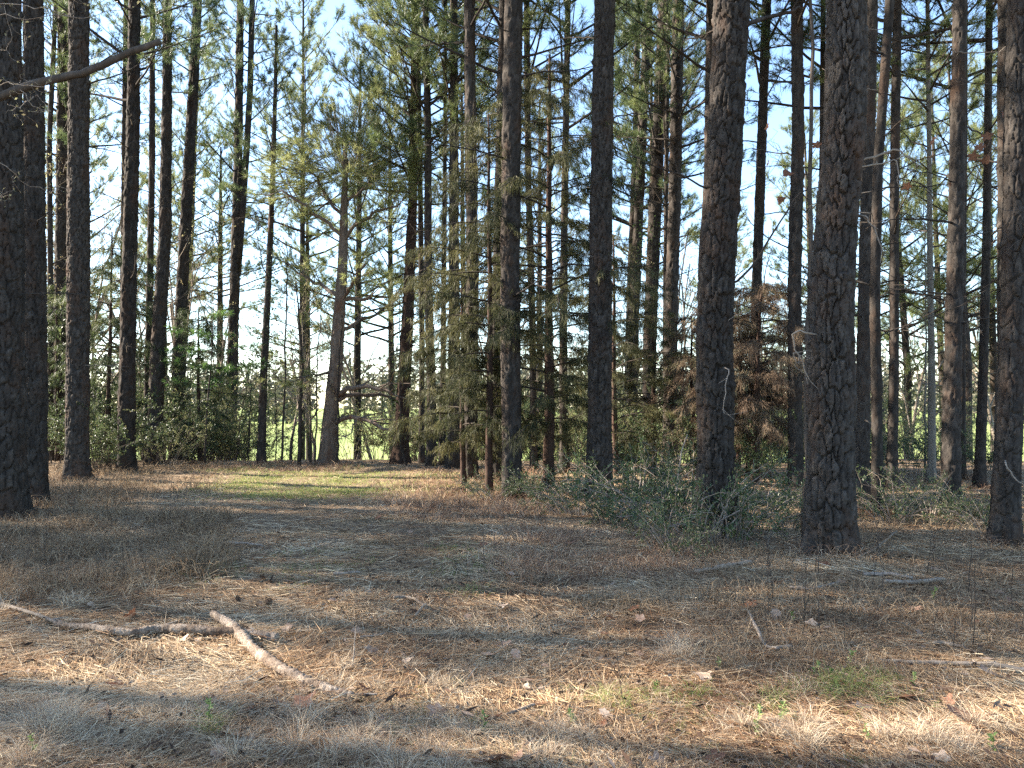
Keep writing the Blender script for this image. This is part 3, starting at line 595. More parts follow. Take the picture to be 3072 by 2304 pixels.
# bare and budding saplings in the gap
gs = [([q(268, 1205), q(265, 900), q(262, 500)], 22.0, .018, .006, 'thin leaning dark sapling left of two taller ones in the gap'),
      ([q(300, 1210), q(318, 800), q(325, 300), q(328, 0), q2(330, 1500)], 21.8, .036, .010, 'tallest straight dark sapling in the bright gap'),
      ([q(405, 1240), q(418, 800), q(430, 640), q(412, 300), q(395, 100)], 21.0, .055, .016, 'crooked budding sapling in the gap, stoutest of the saplings'),
      ([q(358, 1235), q(360, 1130), q(366, 1040)], 21.6, .045, .030, 'short dark broken stub standing among the gap saplings'),
      ([q(475, 1240), q(478, 1100), q(482, 960), q(530, 880)], 21.2, .040, .018, 'short crooked sapling leaning into its neighbour near the spreading pine'),
      ([q(508, 1232), q(522, 900), q(524, 560), q(545, 350), q(560, 120)], 21.0, .026, .008, 'slender sapling just left of the spreading pine'),
      ([q(645, 1245), q(652, 900), q(655, 600), q(672, 300)], 20.8, .032, .014, 'straight thin stem standing in front of the spreading pine'),
      ([q(20, 1180), q(40, 950), q(90, 700), q(120, 520)], 23.5, .018, .007, 'thin bare sapling beside the foot of the twin-stemmed pine'),
      ([q(90, 1215), q(105, 1000), q(108, 820), q(120, 600)], 23.2, .030, .010, 'bare sapling between the twin-stemmed pine and the ivy-clad one'),
      ([q(1085, 1235), q(1040, 1130), q(1035, 600), q(1035, 200)], 20.6, .030, .010, 'bent thin stem just right of the reddish-brown pine'),
      ([(2776, 1440), (2777, 1200), (2776, 900), (2774, 560)], 17.5, .026, .010, 'pole-thin pale sapling beside the pale far pine at right')]
for pts, D, a, b, lab in gs:
    short = 'short' in lab
    sapling(pts, D, a, b, lab, mat='dark' if False else ('grey_bark' if 'pale' in lab else 'dark_twig'), ntw=4 if short else 12, bud=0 if short else 140, group='bare young trees')

# ------------------------------------------------------------------ cedars with drooping sprays
def cedar(base_px, D, H, rmax, prof, nl, leafm, label, stem_top_px, trunk_r=.10, dens=1.0, bias=(0, 0), zmin=.7):
    b0 = at(*base_px, D); base = np.array([b0[0], D, gz(b0[0], D)]); t = thing('cedar_tree', label, 'tree', base)
    tp = at(*stem_top_px, D) - base; n = 22; tt = np.linspace(0, 1, n); P = np.outer(tt, tp); P[:, 2] = tt * H - .1; P[1:, :2] += np.cumsum(rng.normal(0, .008, (n - 1, 2)), 0)
    obj('trunk', MB().tube(P, trunk_r * (1 - .85 * tt) + .006, 12, True, .10, 6).mesh('trunk', M['red_bark'], True), t)
    wood, leaf = MB(), MB(); SP, SD, ST = [], [], []
    for i in range(nl):
        f = (i + rng.uniform(0, 1)) / nl; z = zmin + f * (H - zmin - .15); az = i * 2.4 + rng.normal(0, .5)
        ln = max(.25, rmax * np.interp(f, *prof) * rng.uniform(.55, 1.1)) * (1 + bias[0] * math.cos(az) + bias[1] * math.sin(az))
        Q = limb_path(ln, math.radians(rng.uniform(2, 24)), rng.uniform(-.42, -.12), 8, .10); Q = rotz(Q, az)
        c = np.array([np.interp(z, P[:, 2], P[:, 0]), np.interp(z, P[:, 2], P[:, 1]), z]); Q = Q + c
        wood.segs(Q[:-1], Q[1:], np.linspace(.018, .005, 7) * (.5 + .3 * ln), np.linspace(.016, .004, 7) * (.5 + .3 * ln), 4)
        tl = rng.normal(.45, .22)
        for s in range(int((6 + 9 * ln) * dens)):
            u = rng.uniform(.22, 1.0) * 6.99; k = int(u); p = Q[k] + (Q[k + 1] - Q[k]) * (u - k); d = Q[k + 1] - Q[k]; d /= np.linalg.norm(d); sd = np.cross(d, [0, 0, 1.])
            dd = d * .6 + sd * rng.normal(0, .6) + np.array([0, 0, rng.uniform(-.8, .1)]); dd /= np.linalg.norm(dd); l = rng.uniform(.18, .48); e = p + dd * l
            wood.segs([p], [e], .004, .002, 3)
            m = 34; g = rng.uniform(0, 1, m); SP.append(p + np.outer(g, e - p) + rng.normal(0, .025, (m, 3))); SD.append(dd * .5 + rng.normal(0, .4, (m, 3)) + [0, 0, -.75]); ST.append(np.clip(tl + rng.normal(0, .12) + rng.normal(0, .12, m), 0, 1))
    SP, SD, ST = np.concatenate(SP), np.concatenate(SD), np.concatenate(ST)
    leaf.spikes(SP, SD, rng.uniform(.07, .20, len(SP)), .010, ST)
    cr = obj('crown', leaf.mesh('crown', M[leafm]), t); obj('branchwork', wood.mesh('branchwork', M['dark_twig'], True), cr); return t
cedar((1645, 1442), 15.0, 8.6, 2.35, ([0, .15, .35, .55, .8, 1], [.6, .85, 1.0, .95, .7, .12]), 104, 'cedar', 'large olive-green cedar with drooping sprays in the middle of the stand', (1652, 260), .11, .95, (-.2, -.25), 1.0)
cedar((1468, 1470), 14.4, 7.2, 1.45, ([0, .15, .4, .7, 1], [.5, .9, 1.0, .8, .12]), 60, 'cedar', 'narrow olive cedar standing just left of the cedar-veiled pine', (1470, 420), .07, .85, (-.15, -.15), 1.1)
cedar((1392, 1436), 15.6, 4.1, 1.5, ([0, .2, .6, 1], [.6, .9, 1.0, .35]), 36, 'cedar', 'smaller dark cedar crowded among the centre pines, left of the large cedar', (1388, 1000), .06, 1.0, (0, -.2))
cedar((1850, 1400), 17.5, 5.6, 1.6, ([0, .25, .6, 1], [.7, 1.0, .9, .2]), 50, 'cedar', 'dark cedar behind the tall straight pine right of centre', (1846, 820), .07, .65)
cedar((322, 1385), 21.5, 6.6, 1.5, ([0, .3, .7, 1], [.55, .9, 1.1, .5]), 60, 'dark_evergreen', 'dark evergreen rising behind the stout dark pine at left', (330, 720), .07, 1.0)
cedar((600, 1372), 22.5, 4.6, 1.3, ([0, .3, .7, 1], [.6, 1, .9, .4]), 40, 'dark_evergreen', 'dark evergreen between the left group and the twin-stemmed pine', (596, 930), .06, 1.0)
cedar((170, 1390), 23.0, 5.4, 1.4, ([0, .3, .7, 1], [.6, 1, .9, .4]), 44, 'dark_evergreen', 'dark evergreen glimpsed between the leftmost pines', (172, 880), .06, 1.0)
cedar((2262, 1425), 16.5, 4.3, 1.65, ([0, .25, .55, .85, 1], [.55, .9, 1.1, .9, .4]), 66, 'cedar_brown', 'dying cedar with rust-brown foliage right of centre', (2290, 930), .09, 1.15, (0, -.2), 1.0)
cedar((2085, 1405), 18.5, 3.9, 1.3, ([0, .25, .6, 1], [.6, 1.0, .95, .3]), 36, 'cedar_brown', 'browning cedar glimpsed between the bright-edged pine and the thick ringed pine', (2075, 960), .06, 1.0)

def copy_tree(src, px, D, label, rz, sc=1.0):
    p = at(px, 1400, D); c = src.copy(); COL.objects.link(c); c.location = (p[0], D, gz(p[0], D)); c.rotation_euler = (0, 0, rz); c.scale = (sc, sc, sc); c['label'] = label
    for ch in src.children:
        d = ch.copy(); COL.objects.link(d); d.parent = c
        for g in ch.children: e = g.copy(); COL.objects.link(e); e.parent = d
for px, D, key, lab, rz, sc in [(1962, 19.2, 'dark cedar behind the tall', 'dark cedar filling the gap just left of the bright-edged pine', 2.0, .85), (2165, 20.2, 'dark cedar behind the tall', 'dark cedar behind the thick ringed pine', 4.1, .9), (2445, 20, 'dark cedar behind the tall', 'dark cedar behind the left side of the thickest pine', 5.2, .75), (2215, 17.6, 'browning cedar', 'rust-tinged cedar hard against the right side of the thick ringed pine', 2.6, .95)]:
    copy_tree([o for o in bpy.data.objects if str(o.get('label', '')).startswith(key)][0], px, D, lab, rz, sc)

# ------------------------------------------------------------------ shrubs, briars, undergrowth (shared meshes, one thing each)
def shrub_mesh(h, r, nst, nleaf, lsize, arch=.5, leafm='shrub', woodm='dark_twig', up=.2):
    wood, leaf = MB(), MB(); LP, LD = [], []
    for i in range(nst):
        a = rng.uniform(0, 6.28); l = h * rng.uniform(.7, 1.35); d = np.array([math.cos(a) * .45, math.sin(a) * .45, 1.]); p = np.array([math.cos(a), math.sin(a), 0]) * r * rng.uniform(0, .45); pl = [p - [0, 0, .08]]
        for s in range(7): d = d + np.array([math.cos(a) * arch * .22, math.sin(a) * arch * .22, -.16 * arch]) + rng.normal(0, .12, 3); d /= np.linalg.norm(d); p = p + d * l / 7; pl.append(p)
        pl = np.array(pl); wood.segs(pl[:-1], pl[1:], np.linspace(.009, .003, 7), np.linspace(.008, .002, 7), 4)
        for s in range(5):
            k = rng.integers(2, 8); dd = d + rng.normal(0, .7, 3) + [0, 0, .2]; dd /= np.linalg.norm(dd); e = pl[k] + dd * l * rng.uniform(.12, .35); wood.segs([pl[k]], [e], .003, .0015, 3)
            m = max(2, nleaf // (nst * 5)); g = rng.uniform(.1, 1, m); LP.append(pl[k] + np.outer(g, e - pl[k]) + rng.normal(0, .02, (m, 3))); LD.append(dd * .4 + rng.normal(0, .6, (m, 3)) + [0, 0, up])
    LP, LD = np.concatenate(LP), np.concatenate(LD); n = len(LP)
    keep = LP[:, 2] > .0; LP, LD = LP[keep], LD[keep]; n = len(LP)
    leaf.leaves(LP, LD, lsize * rng.uniform(.6, 1.3, n), lsize * .5 * rng.uniform(.6, 1.2, n), np.clip(.35 + .3 * LP[:, 2] / h * 0 + rng.normal(.15, .25, n), 0, 1))
    return leaf.mesh('foliage', M[leafm]), wood.mesh('stems', M[woodm], True)
SH = [shrub_mesh(.72, .75, 20, 1500, .040, .6, 'shrub', 'dead_wood') for _ in range(4)]
BRUSH = [shrub_mesh(2.9, 1.1, 26, 3600, .060, .22, 'shrub_pale', 'dead_wood') for _ in range(3)]
BRUSHG = [shrub_mesh(2.6, 1.1, 22, 4200, .070, .25, 'shrub', 'dark_twig') for _ in range(3)]
SHD = [shrub_mesh(1.7, 1.0, 18, 1900, .065, .35, 'shrub_dark') for _ in range(3)]
SHP = [shrub_mesh(1.5, .8, 15, 1500, .06, .4, 'shrub_pale', 'dead_wood') for _ in range(3)]
def shrub(px, py, label, kind, sc=1.0, D=None, group=None, h=1.0):
    D = D or gp(px, py)[1]; p = at(px, py, D); lf, wd = kind[rng.integers(0, len(kind))]
    t = thing('shrub', label, 'shrub', (p[0], D, gz(p[0], D) - .02), (0, 0, rng.uniform(0, 6.28)), group, None, (sc, sc, sc * h)); obj('foliage', lf, t); obj('branchwork', wd, t); return t
G1 = 'green briars round the pine feet'
for px, py, sc, lab in [(1735, 1545, .75, 'low green briar at the left foot of the tall straight pine'), (1830, 1560, .8, 'green briar at the right foot of the tall straight pine'), (1905, 1530, 1.15, 'tall tangled briar between the tall straight pine and the thick ringed pine'),
        (1985, 1590, 1.1, 'broad green briar patch in the open between two large pines'), (2060, 1540, 1.0, 'briar just left of the thick ringed pine'), (2110, 1622, .95, 'briar against the left foot of the thick ringed pine'), (2200, 1630, .9, 'briar covering the right foot of the thick ringed pine'),
        (2020, 1660, .6, 'low front edge briar spilling towards the clearing'), (2300, 1540, .8, 'briar under the brown cedar'), (2360, 1590, .55, 'small briar left of the thickest pine'), (1640, 1500, .7, 'sparse briar under the large cedar'), (1480, 1500, .6, 'small dark briar left of the cedar-veiled pine'),
        (2690, 1560, .7, 'green seedling thicket right of the thickest pine'), (2790, 1545, .75, 'leafy thicket before the pale far pine'), (2900, 1560, .7, 'bright leafy thicket at the foot of the dark limby pine'), (2965, 1585, .55, 'small leafy bush left of the rightmost pine'),
        (1590, 1465, .8, 'bush under the sprays between the cedar-veiled pine and the cedar'), (1930, 1470, 1.2, 'high bramble behind the open briar patch'), (2075, 1480, 1.1, 'high bramble behind the thick ringed pine')]:
    shrub(px, py, lab, SH, sc * 1.25, group=G1, h=1.15)
G2 = 'dark undergrowth along the left edge of the wood'
for px, py, D, sc, h, lab in [(300, 1405, 18.5, 1.0, 1.0, 'dark leafy bush between the stout dark pine and the right-leaning one'), (330, 1390, 21, 1.0, 1.1, 'tall dark bush behind the stout dark pine'), (430, 1392, 20, 1.1, 1.0, 'dark bush right of the right-leaning pine foot'),
        (580, 1368, 22, 1.0, 1.0, 'dark bush right of the last pine of the left group'), (160, 1380, 22, 1.4, 1.2, 'dark bush glimpsed between the leftmost pines'), (620, 1360, 23, 1.1, .9, 'bush between the left group and the twin-stemmed pine'),
        (250, 1375, 25, 1.7, 1.3, 'high dark evergreen mass behind the stout dark pine'), (400, 1375, 26, 1.8, 1.3, 'high dark evergreen mass behind the right-leaning pine'), (60, 1400, 22, 1.8, 1.3, 'dark evergreen bush behind the thick edge pine')]:
    shrub(px, py, lab, SHD, sc, D, G2, h)
G3 = 'pale sunlit bushes along the field edge'
for px, py, D, sc, h, lab in [(660, 1370, 24.5, .9, 1, 'pale sunlit bush behind the twin-stemmed pine foot'), (735, 1372, 25.5, 1.0, 1, 'pale bush between the twin-stemmed pine and the ivy-clad one'), (905, 1378, 28, 1.0, .9, 'pale bush just left of the spreading pine foot'),
        (1060, 1380, 24.5, 1.15, 1, 'pale bush under the arching bare limbs'), (1130, 1375, 25.5, 1.4, 1.15, 'large pale bush between spreading pine and reddish pine'), (1240, 1370, 25, 1.2, 1, 'pale bush behind the reddish-brown pine'), (1330, 1370, 26, 1.3, 1, 'pale bush behind the centre cluster'),
        (1450, 1370, 25, 1.1, 1, 'pale bush behind the cedar at its left'), (1560, 1370, 27, 1.2, 1, 'pale bush behind the cedar-veiled pine'), (1740, 1380, 24, .9, .9, 'pale bush seen low right of the cedar trunk'), (1860, 1370, 25, 1.0, 1, 'pale bush behind the tall straight pine'),
        (2200, 1375, 25, 1.2, 1, 'pale bush behind the thick ringed pine'), (2330, 1385, 24, 1.1, 1, 'pale bush behind the brown cedar'), (2640, 1390, 24, .9, .9, 'pale bush behind the curved slim pine'), (2730, 1385, 23, 1.25, 1.1, 'pale leafy bush before the far field at right'), (2830, 1390, 25, 1.1, 1, 'pale bush behind the dark limby pine'), (3000, 1385, 27, .9, .9, 'pale bush at the field by the right edge')]:
    shrub(px, py, lab, SHP, sc, D, G3, h)

G6 = 'tall brush along the field edge'
where = [(90, 'the two leftmost pines'), (300, 'the stout dark pine'), (420, 'the thin straight far pine'), (480, 'the pine with the curved foot'), (600, 'the last pine of the left group'), (655, 'the left side of the twin-stemmed pine'), (745, 'the right side of the twin-stemmed pine'), (820, 'the thin leaning dark sapling'), (1045, 'the spreading pine at its right'), (1120, 'the arching bare limbs'), (1175, 'the reddish-brown pine'), (1250, 'the thin dark centre stem'),
         (1340, 'the thin forked pine'), (1420, 'the pine with the reddish scar'), (1500, 'the pine veiled by cedar sprays'), (1600, 'the large cedar at its left'), (1700, 'the large cedar at its right'), (1770, 'the left side of the tall straight pine'), (1850, 'the right side of the tall straight pine'), (1960, 'the bright-edged pine'), (2060, 'the browning cedar'), (2215, 'the thick ringed pine'), (2310, 'the dying brown cedar'), (2370, 'the straight pine left of the thickest one'), (2440, 'the pale smooth sapling'),
         (2610, 'the pine with the bright sunlit foot'), (2710, 'the straight pine right of the curved slim one'), (2760, 'the pale far pine'), (2820, 'the dark limby pine at its left'), (2910, 'the dark limby pine at its right'), (2990, 'the rightmost pines'), (2530, 'the thickest pine')]
for i, (px, w_) in enumerate(where):
    for D, kd, sc, wd_ in ((24.2 + 1.6 * hsh(i, 5), BRUSH, .62 + .3 * hsh(i, 6), 'pale twiggy brush'), (25.4 + 1.5 * hsh(i, 15), BRUSHG, .7 + .35 * hsh(i, 16), 'green leafy brush'), (26.5 + 2.5 * hsh(i, 7), BRUSH if hsh(i, 3) < .5 else BRUSHG, .8 + .45 * hsh(i, 8), 'taller leafy brush')):
        if 780 < px < 1000 or (1000 < px < 1190 and D > 25): continue
        if px > 2590 and D > 25.2: continue
        if px > 2550 and kd is BRUSH and D < 26: sc *= .7
        shrub(px + (hsh(i, int(D)) - .5) * 60, 1370, wd_ + ' behind ' + w_, kd, sc, D, G6)

for i, (px, D, sc, w_) in enumerate([(1742, 19, .55, 'between the large cedar and the tall straight pine'), (1870, 18.5, .62, 'just right of the tall straight pine'), (1975, 17.8, .6, 'before the bright-edged pine'), (2070, 17.2, .6, 'left of the thick ringed pine'), (2235, 15.5, .5, 'below the brown cedar'), (2335, 16.5, .6, 'between the brown cedar and the straight pine'), (2420, 17, .5, 'left of the thickest pine'), (2560, 17.5, .5, 'right of the thickest pine'), (2655, 17, .5, 'beside the curved slim pine'), (2735, 18, .62, 'left of the pale far pine'), (2815, 17, .55, 'right of the pale far pine'), (2915, 17.5, .55, 'between the dark limby pine and the slim one'), (2985, 18, .5, 'left of the rightmost pines'),
        (290, 18.2, .62, 'right of the stout dark pine'), (345, 18.8, .6, 'left of the right-leaning pine'), (505, 20, .5, 'between the curved-foot pine and the last left one'), (575, 21, .6, 'right of the last left pine'), (150, 19, .6, 'between the leftmost pines and the stout one')]):
    shrub(px, 1400, 'leafy green brush ' + w_, BRUSHG if i % 3 else BRUSH, sc, D, 'green brush among the trunks', .9)

# ------------------------------------------------------------------ budding broadleaf trees behind the pines, edge pines
def budding_meshes(H, seed, leafy=1.0, spread=.5):
    r = np.random.default_rng(seed); wood, LP = MB(), []
    def grow(p, d, l, rad, depth):
        n = 4; pl = [p]
        for s in range(n): d = d + r.normal(0, .10, 3) + [0, 0, .05]; d /= np.linalg.norm(d); pl.append(pl[-1] + d * l / n)
        pl = np.array(pl); rr = np.linspace(rad, rad * .62, n + 1); wood.segs(pl[:-1], pl[1:], rr[:-1], rr[1:], 5 if depth < 2 else 3)
        if depth >= 4:
            m = int(7 * leafy); g = r.uniform(.1, 1, m); k = np.minimum((g * n).astype(int), n - 1); LP.append(pl[k] + (pl[k + 1] - pl[k]) * (g * n - k)[:, None] + r.normal(0, .02, (m, 3))); return
        for c in range(r.integers(3, 5) if depth else 7):
            f = r.uniform(.35, 1) if depth else r.uniform(.3, 1); k = min(int(f * n), n - 1); p2 = pl[k] + (pl[k + 1] - pl[k]) * (f * n - k); d2 = d + r.normal(0, spread, 3); d2 /= np.linalg.norm(d2); grow(p2, d2, l * r.uniform(.45, .66), rr[k] * .5, depth + 1)
    grow(np.array([0, 0, -.1]), np.array([0, 0, 1.]), H * .62, H * .0085, 0)
    P = np.concatenate(LP); n = len(P)
    lf = MB().leaves(P, rng.normal(size=(n, 3)) + [0, 0, -.3], rng.uniform(.035, .085, n), rng.uniform(.02, .05, n), rng.uniform(0, 1, n))
    return lf.mesh('young_leaves', M['buds']), wood.mesh('branchwork', M['dead_wood'], True)
BUD = [budding_meshes(11, s, 1.0, .5) for s in (1, 2, 3)]
G4 = 'budding broadleaf trees behind the pines'
for px, py, D, sc, lab in [(70, 1340, 29, 1.15, 'fine-twigged budding tree behind the two leftmost pines'), (215, 1340, 31, 1.2, 'budding tree seen beside the stout dark pine'), (310, 1345, 27, 1.05, 'budding tree left of the right-leaning pine'), (430, 1345, 30, 1.1, 'budding tree behind the thin straight far pine'),
        (560, 1345, 28, .95, 'budding tree at the right of the left pine group'), (640, 1350, 30, .8, 'budding tree left of the twin-stemmed pine'), (870, 1370, 26, .58, 'small budding tree in the bright gap'), (940, 1370, 27, .6, 'small budding tree close left of the spreading pine'),
        (1130, 1360, 29, .75, 'budding tree behind the spreading pine'), (1450, 1350, 28, .9, 'budding tree behind the centre pines'), (1870, 1350, 27, .85, 'budding tree behind the dark pair of stems'), (2080, 1350, 26, .9, 'budding tree between the bright-edged pine and the thick ringed pine'),
        (2350, 1350, 28, .85, 'budding tree behind the brown cedar'), (2740, 1370, 29, .8, 'budding tree before the far field at right'), (2985, 1370, 30, .9, 'budding tree near the right edge')]:
    p = at(px, py, D); lf, wd = BUD[rng.integers(0, 3)]
    t = thing('budding_tree', lab, 'tree', (p[0], D, gz(p[0], D)), (0, 0, rng.uniform(0, 6.28)), G4, None, sc); obj('branchwork', wd, t); obj('young_leaves', lf, t)

PLAIN = {}
def plain_pine(x, y, H, cb, r, label, group, crowns, nd, seed, crsc=1.0, mat='pine_bark'):
    z0 = gz(x, y); t = thing('pine_tree', label, 'tree', (x, y, z0), group=group); r_ = np.random.default_rng(seed)
    H = round(H); r = round(r / .03) * .03; key = (H, r)
    if key not in PLAIN: PLAIN[key] = trunk([(0, 0, 0, r), (r_.normal(0, .1), r_.normal(0, .1), 4, r * .9), (r_.normal(0, .2), r_.normal(0, .2), 10, r * .65)], H, 14, .26, .008, M[mat], seed, H - 1, .3)
    me, cen, rad = PLAIN[key]
    obj('trunk', me, t); finish_pine(t, cen, rad, H, cb, crowns, nd, seed, 2.5, crsc); return t
G5 = 'bushy pines at the field edge'
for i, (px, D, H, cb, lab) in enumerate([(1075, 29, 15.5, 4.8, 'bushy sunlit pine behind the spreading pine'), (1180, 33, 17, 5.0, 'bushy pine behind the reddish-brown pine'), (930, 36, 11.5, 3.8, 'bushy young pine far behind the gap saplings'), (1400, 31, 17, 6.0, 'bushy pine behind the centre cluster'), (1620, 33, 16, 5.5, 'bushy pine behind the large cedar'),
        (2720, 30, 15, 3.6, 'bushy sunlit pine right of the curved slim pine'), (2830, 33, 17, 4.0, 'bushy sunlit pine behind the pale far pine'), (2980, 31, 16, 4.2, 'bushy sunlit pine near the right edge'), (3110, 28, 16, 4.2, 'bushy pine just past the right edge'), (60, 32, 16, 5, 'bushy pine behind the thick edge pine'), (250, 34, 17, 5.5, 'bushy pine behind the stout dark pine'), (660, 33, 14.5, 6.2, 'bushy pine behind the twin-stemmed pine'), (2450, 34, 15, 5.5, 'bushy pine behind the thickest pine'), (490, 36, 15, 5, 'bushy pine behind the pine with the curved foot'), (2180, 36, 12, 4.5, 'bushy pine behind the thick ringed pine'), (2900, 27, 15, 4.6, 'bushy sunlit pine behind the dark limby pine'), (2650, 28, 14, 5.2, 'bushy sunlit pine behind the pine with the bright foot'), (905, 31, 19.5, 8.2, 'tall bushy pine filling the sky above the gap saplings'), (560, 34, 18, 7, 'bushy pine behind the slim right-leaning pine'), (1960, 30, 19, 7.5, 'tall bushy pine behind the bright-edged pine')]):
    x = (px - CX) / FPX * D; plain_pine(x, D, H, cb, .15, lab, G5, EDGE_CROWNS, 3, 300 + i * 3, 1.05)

# the plantation goes on beyond both edges; unseen left rows are placed for shade
k = 0
OFF = []
for vrow, gap, small, skip in ((-5.6, 3.1, 1, .15), (-2.6, 3.1, 1, .15), (.4, 3.0, .95, .12), (3.3, 3.6, .6, .12), (5.3, 10, .4, .2), (7.35, 2.6, .95, .05), (9.7, 2.9, 1, .12), (12.2, 3.4, .9, .25)):   # rows follow the sun's bearing, spaced and sized to shade the floor in bands
    for s_ in np.arange(19, 51, gap):
        ss, vv = s_ + rng.uniform(-.8, .8), vrow + rng.uniform(-.35, .35) * (2.4 if .5 < small < .7 else 1); x, y = -.978 * ss + .208 * vv, .208 * ss + .978 * vv
        if x < -(y * .69 + 1.8) and y < 26 and rng.random() > skip: OFF.append((x, y, small))
for x, y, sm in OFF:
    plain_pine(x, y, rng.uniform(19.6, 22.4), rng.uniform(11.5, 13.5), rng.uniform(.15, .21) * (.75 + .25 * sm), 'tall unseen pine beyond the left edge, set there to shade the clearing', 'pines beyond the left edge', CROWNS, 3, 400 + k, rng.uniform(.9, 1.05) * sm); k += 1
for x, y in [(8.5, 9.8), (10.6, 12.4), (12.6, 15.5), (14.6, 18.4), (9.8, 6.5), (12.5, 8.8), (16.5, 21), (15, 13)]:
    plain_pine(x, y, rng.uniform(17, 21), rng.uniform(8.5, 11), rng.uniform(.15, .2), 'tall pine standing beyond the right edge of the picture', 'pines beyond the right edge', CROWNS, 6, 500 + k); k += 1

# ------------------------------------------------------------------ broadleaf tree whose broken limb hangs in at the top left
DB = 8.0
hb = at(-260, 1600, DB); hb = np.array([hb[0], DB, gz(hb[0], DB)])
ht = thing('broadleaf_tree', 'grey broadleaf tree whose thick broken limb and pale curly twigs hang in at top left', 'tree', hb)
P = np.array([[0, 0, -.1], [.03, .05, 1.5], [-.02, .05, 3], [.05, 0, 4.2], [.05, .1, 6], [.2, .1, 8.5]]); obj('trunk', MB().tube(P, [.17, .14, .125, .11, .09, .03], 14, True, .05, 2).mesh('trunk', M['grey_bark'], True), ht)
lp = np.array([[.02, 0, at(-260, 410, DB)[2] - hb[2]]] + [list(at(px, py, DB) - hb) for px, py in [(-120, 340), (0, 288), (140, 242), (260, 218), (330, 185), (410, 148), (482, 124)]])
sx = np.linspace(0, 1, len(lp)); tt = np.linspace(0, 1, 30); LPp = np.stack([np.interp(tt, sx, lp[:, i]) for i in range(3)], 1); LPp[1:-1] += rng.normal(0, .004, (28, 3))
obj('broken_limb', MB().tube(LPp, np.linspace(.050, .030, 30) * (1 + .10 * (hsh(np.arange(30) // 3, 5) - .5)), 12, True, .10, 9).mesh('broken_limb', M['limb_bark'], True), ht)
def pale_twig(pts, D, r, tw=6):
    n = 16; A = np.array([at(px, py, D) - hb for px, py in pts]); s = np.linspace(0, 1, len(A)); t2 = np.linspace(0, 1, n); P = np.stack([np.interp(t2, s, A[:, i]) for i in range(3)], 1); P[1:] += rng.normal(0, .008, (n - 1, 3)); P[:, 1] += np.linspace(0, rng.normal(0, .25), n)
    b = MB().tube(P, np.linspace(r, r * .4, n), 5, True); lf = []
    for _ in range(tw):
        k = rng.integers(2, n); d = rng.normal(0, 1, 3); d /= np.linalg.norm(d); pl = [P[k]]
        for u in range(5): d = d + rng.normal(0, .45, 3); d /= np.linalg.norm(d); pl.append(pl[-1] + d * rng.uniform(.02, .05))
        pl = np.array(pl); b.segs(pl[:-1], pl[1:], r * .35, r * .25, 3); lf.append(pl[1:])
    t_ = obj('twig', b.mesh('twig', M['pale_log'], True), ht); lf = np.concatenate(lf); lf = lf[rng.random(len(lf)) < .6]; m = len(lf)
    obj('buds', MB().leaves(lf, rng.normal(size=(m, 3)), rng.uniform(.015, .04, m), rng.uniform(.01, .02, m), rng.uniform(0, 1, m)).mesh('buds', M['buds']), t_)
for pts, D, r in [([(-200, 60), (0, 50), (90, 70), (180, 66), (310, 68), (420, 48)], 6.8, .005), ([(-200, 200), (0, 160), (45, 165), (75, 135), (60, 60)], 6.6, .004), ([(-150, 290), (0, 275), (60, 265), (90, 290), (150, 300), (215, 315), (260, 262)], 6.8, .0055), ([(60, 270), (100, 320), (140, 325), (105, 290), (75, 262)], 6.8, .004),
          ([(-200, 430), (0, 480), (25, 530), (95, 550), (150, 530)], 6.5, .0045), ([(-150, 640), (0, 610), (30, 595), (55, 590)], 6.4, .004), ([(-150, 10), (60, 20), (140, 30), (220, 60), (235, 10)], 7.0, .0045), ([(-180, 700), (0, 640), (60, 640), (150, 640)], 6.6, .0035), ([(100, 290), (95, 340), (88, 375)], 6.8, .0035)]:
    pale_twig(pts, D, r)

# pale hooked branch stubs on the nearest pine
t10, cen10, rad10, D10 = T['r10']; o10 = np.array(t10.location)
def stub(key, pts, dy, r, mat='dead_wood', tw=4):
    t, cen, rad, D = T[key]; o = np.array(t.location); n = 14; A = np.array([at(px, py, D + dy) - o for px, py in pts]); s = np.linspace(0, 1, len(A)); t2 = np.linspace(0, 1, n); P = np.stack([np.interp(t2, s, A[:, i]) for i in range(3)], 1); P[1:] += rng.normal(0, .006, (n - 1, 3))
    P[0] = cen(P[0][2]) + (P[0] - cen(P[0][2])) * .6
    b = MB().tube(P, np.linspace(r, r * .4, n), 6, True, .1)
    for _ in range(tw):
        k = rng.integers(4, n); d = P[k] - P[k - 1]; d = d / np.linalg.norm(d) + rng.normal(0, .6, 3); d /= np.linalg.norm(d); b.segs([P[k]], [P[k] + d * rng.uniform(.08, .28)], r * .4, r * .2, 4)
    obj('dead_branch', b.mesh('dead_branch', M[mat], True), t)
stub('r10', [(2560, 490), (2630, 470), (2690, 448), (2712, 462), (2690, 478)], -.1, .016)
stub('r10', [(2560, 505), (2640, 492), (2690, 478), (2698, 560)], -.15, .010)
stub('r10', [(2590, 640), (2625, 690), (2650, 760)], -.1, .012)
stub('r10', [(2425, 1002), (2395, 990), (2375, 1003), (2385, 1045), (2410, 1090), (2432, 1145)], -.2, .012)
stub('r10', [(2380, 1050), (2388, 1100), (2420, 1130)], -.22, .007, tw=1)
stub('r6', [(2225, 80), (2290, 55), (2370, 35), (2400, 20)], -.1, .035, 'pine_bark', 7)
stub('r6', [(2190, 860), (2260, 800), (2330, 680), (2400, 575), (2420, 590)], .2, .018, 'dark_twig', 6)
stub('r11', [(2600, 1262), (2630, 1280), (2640, 1340)], -.4, .012)
stub('r15', [(2870, 155), (2920, 160), (3000, 155)], -.3, .012)
stub('l5', [(262, 1095), (310, 1096), (360, 1098)], -.3, .008)
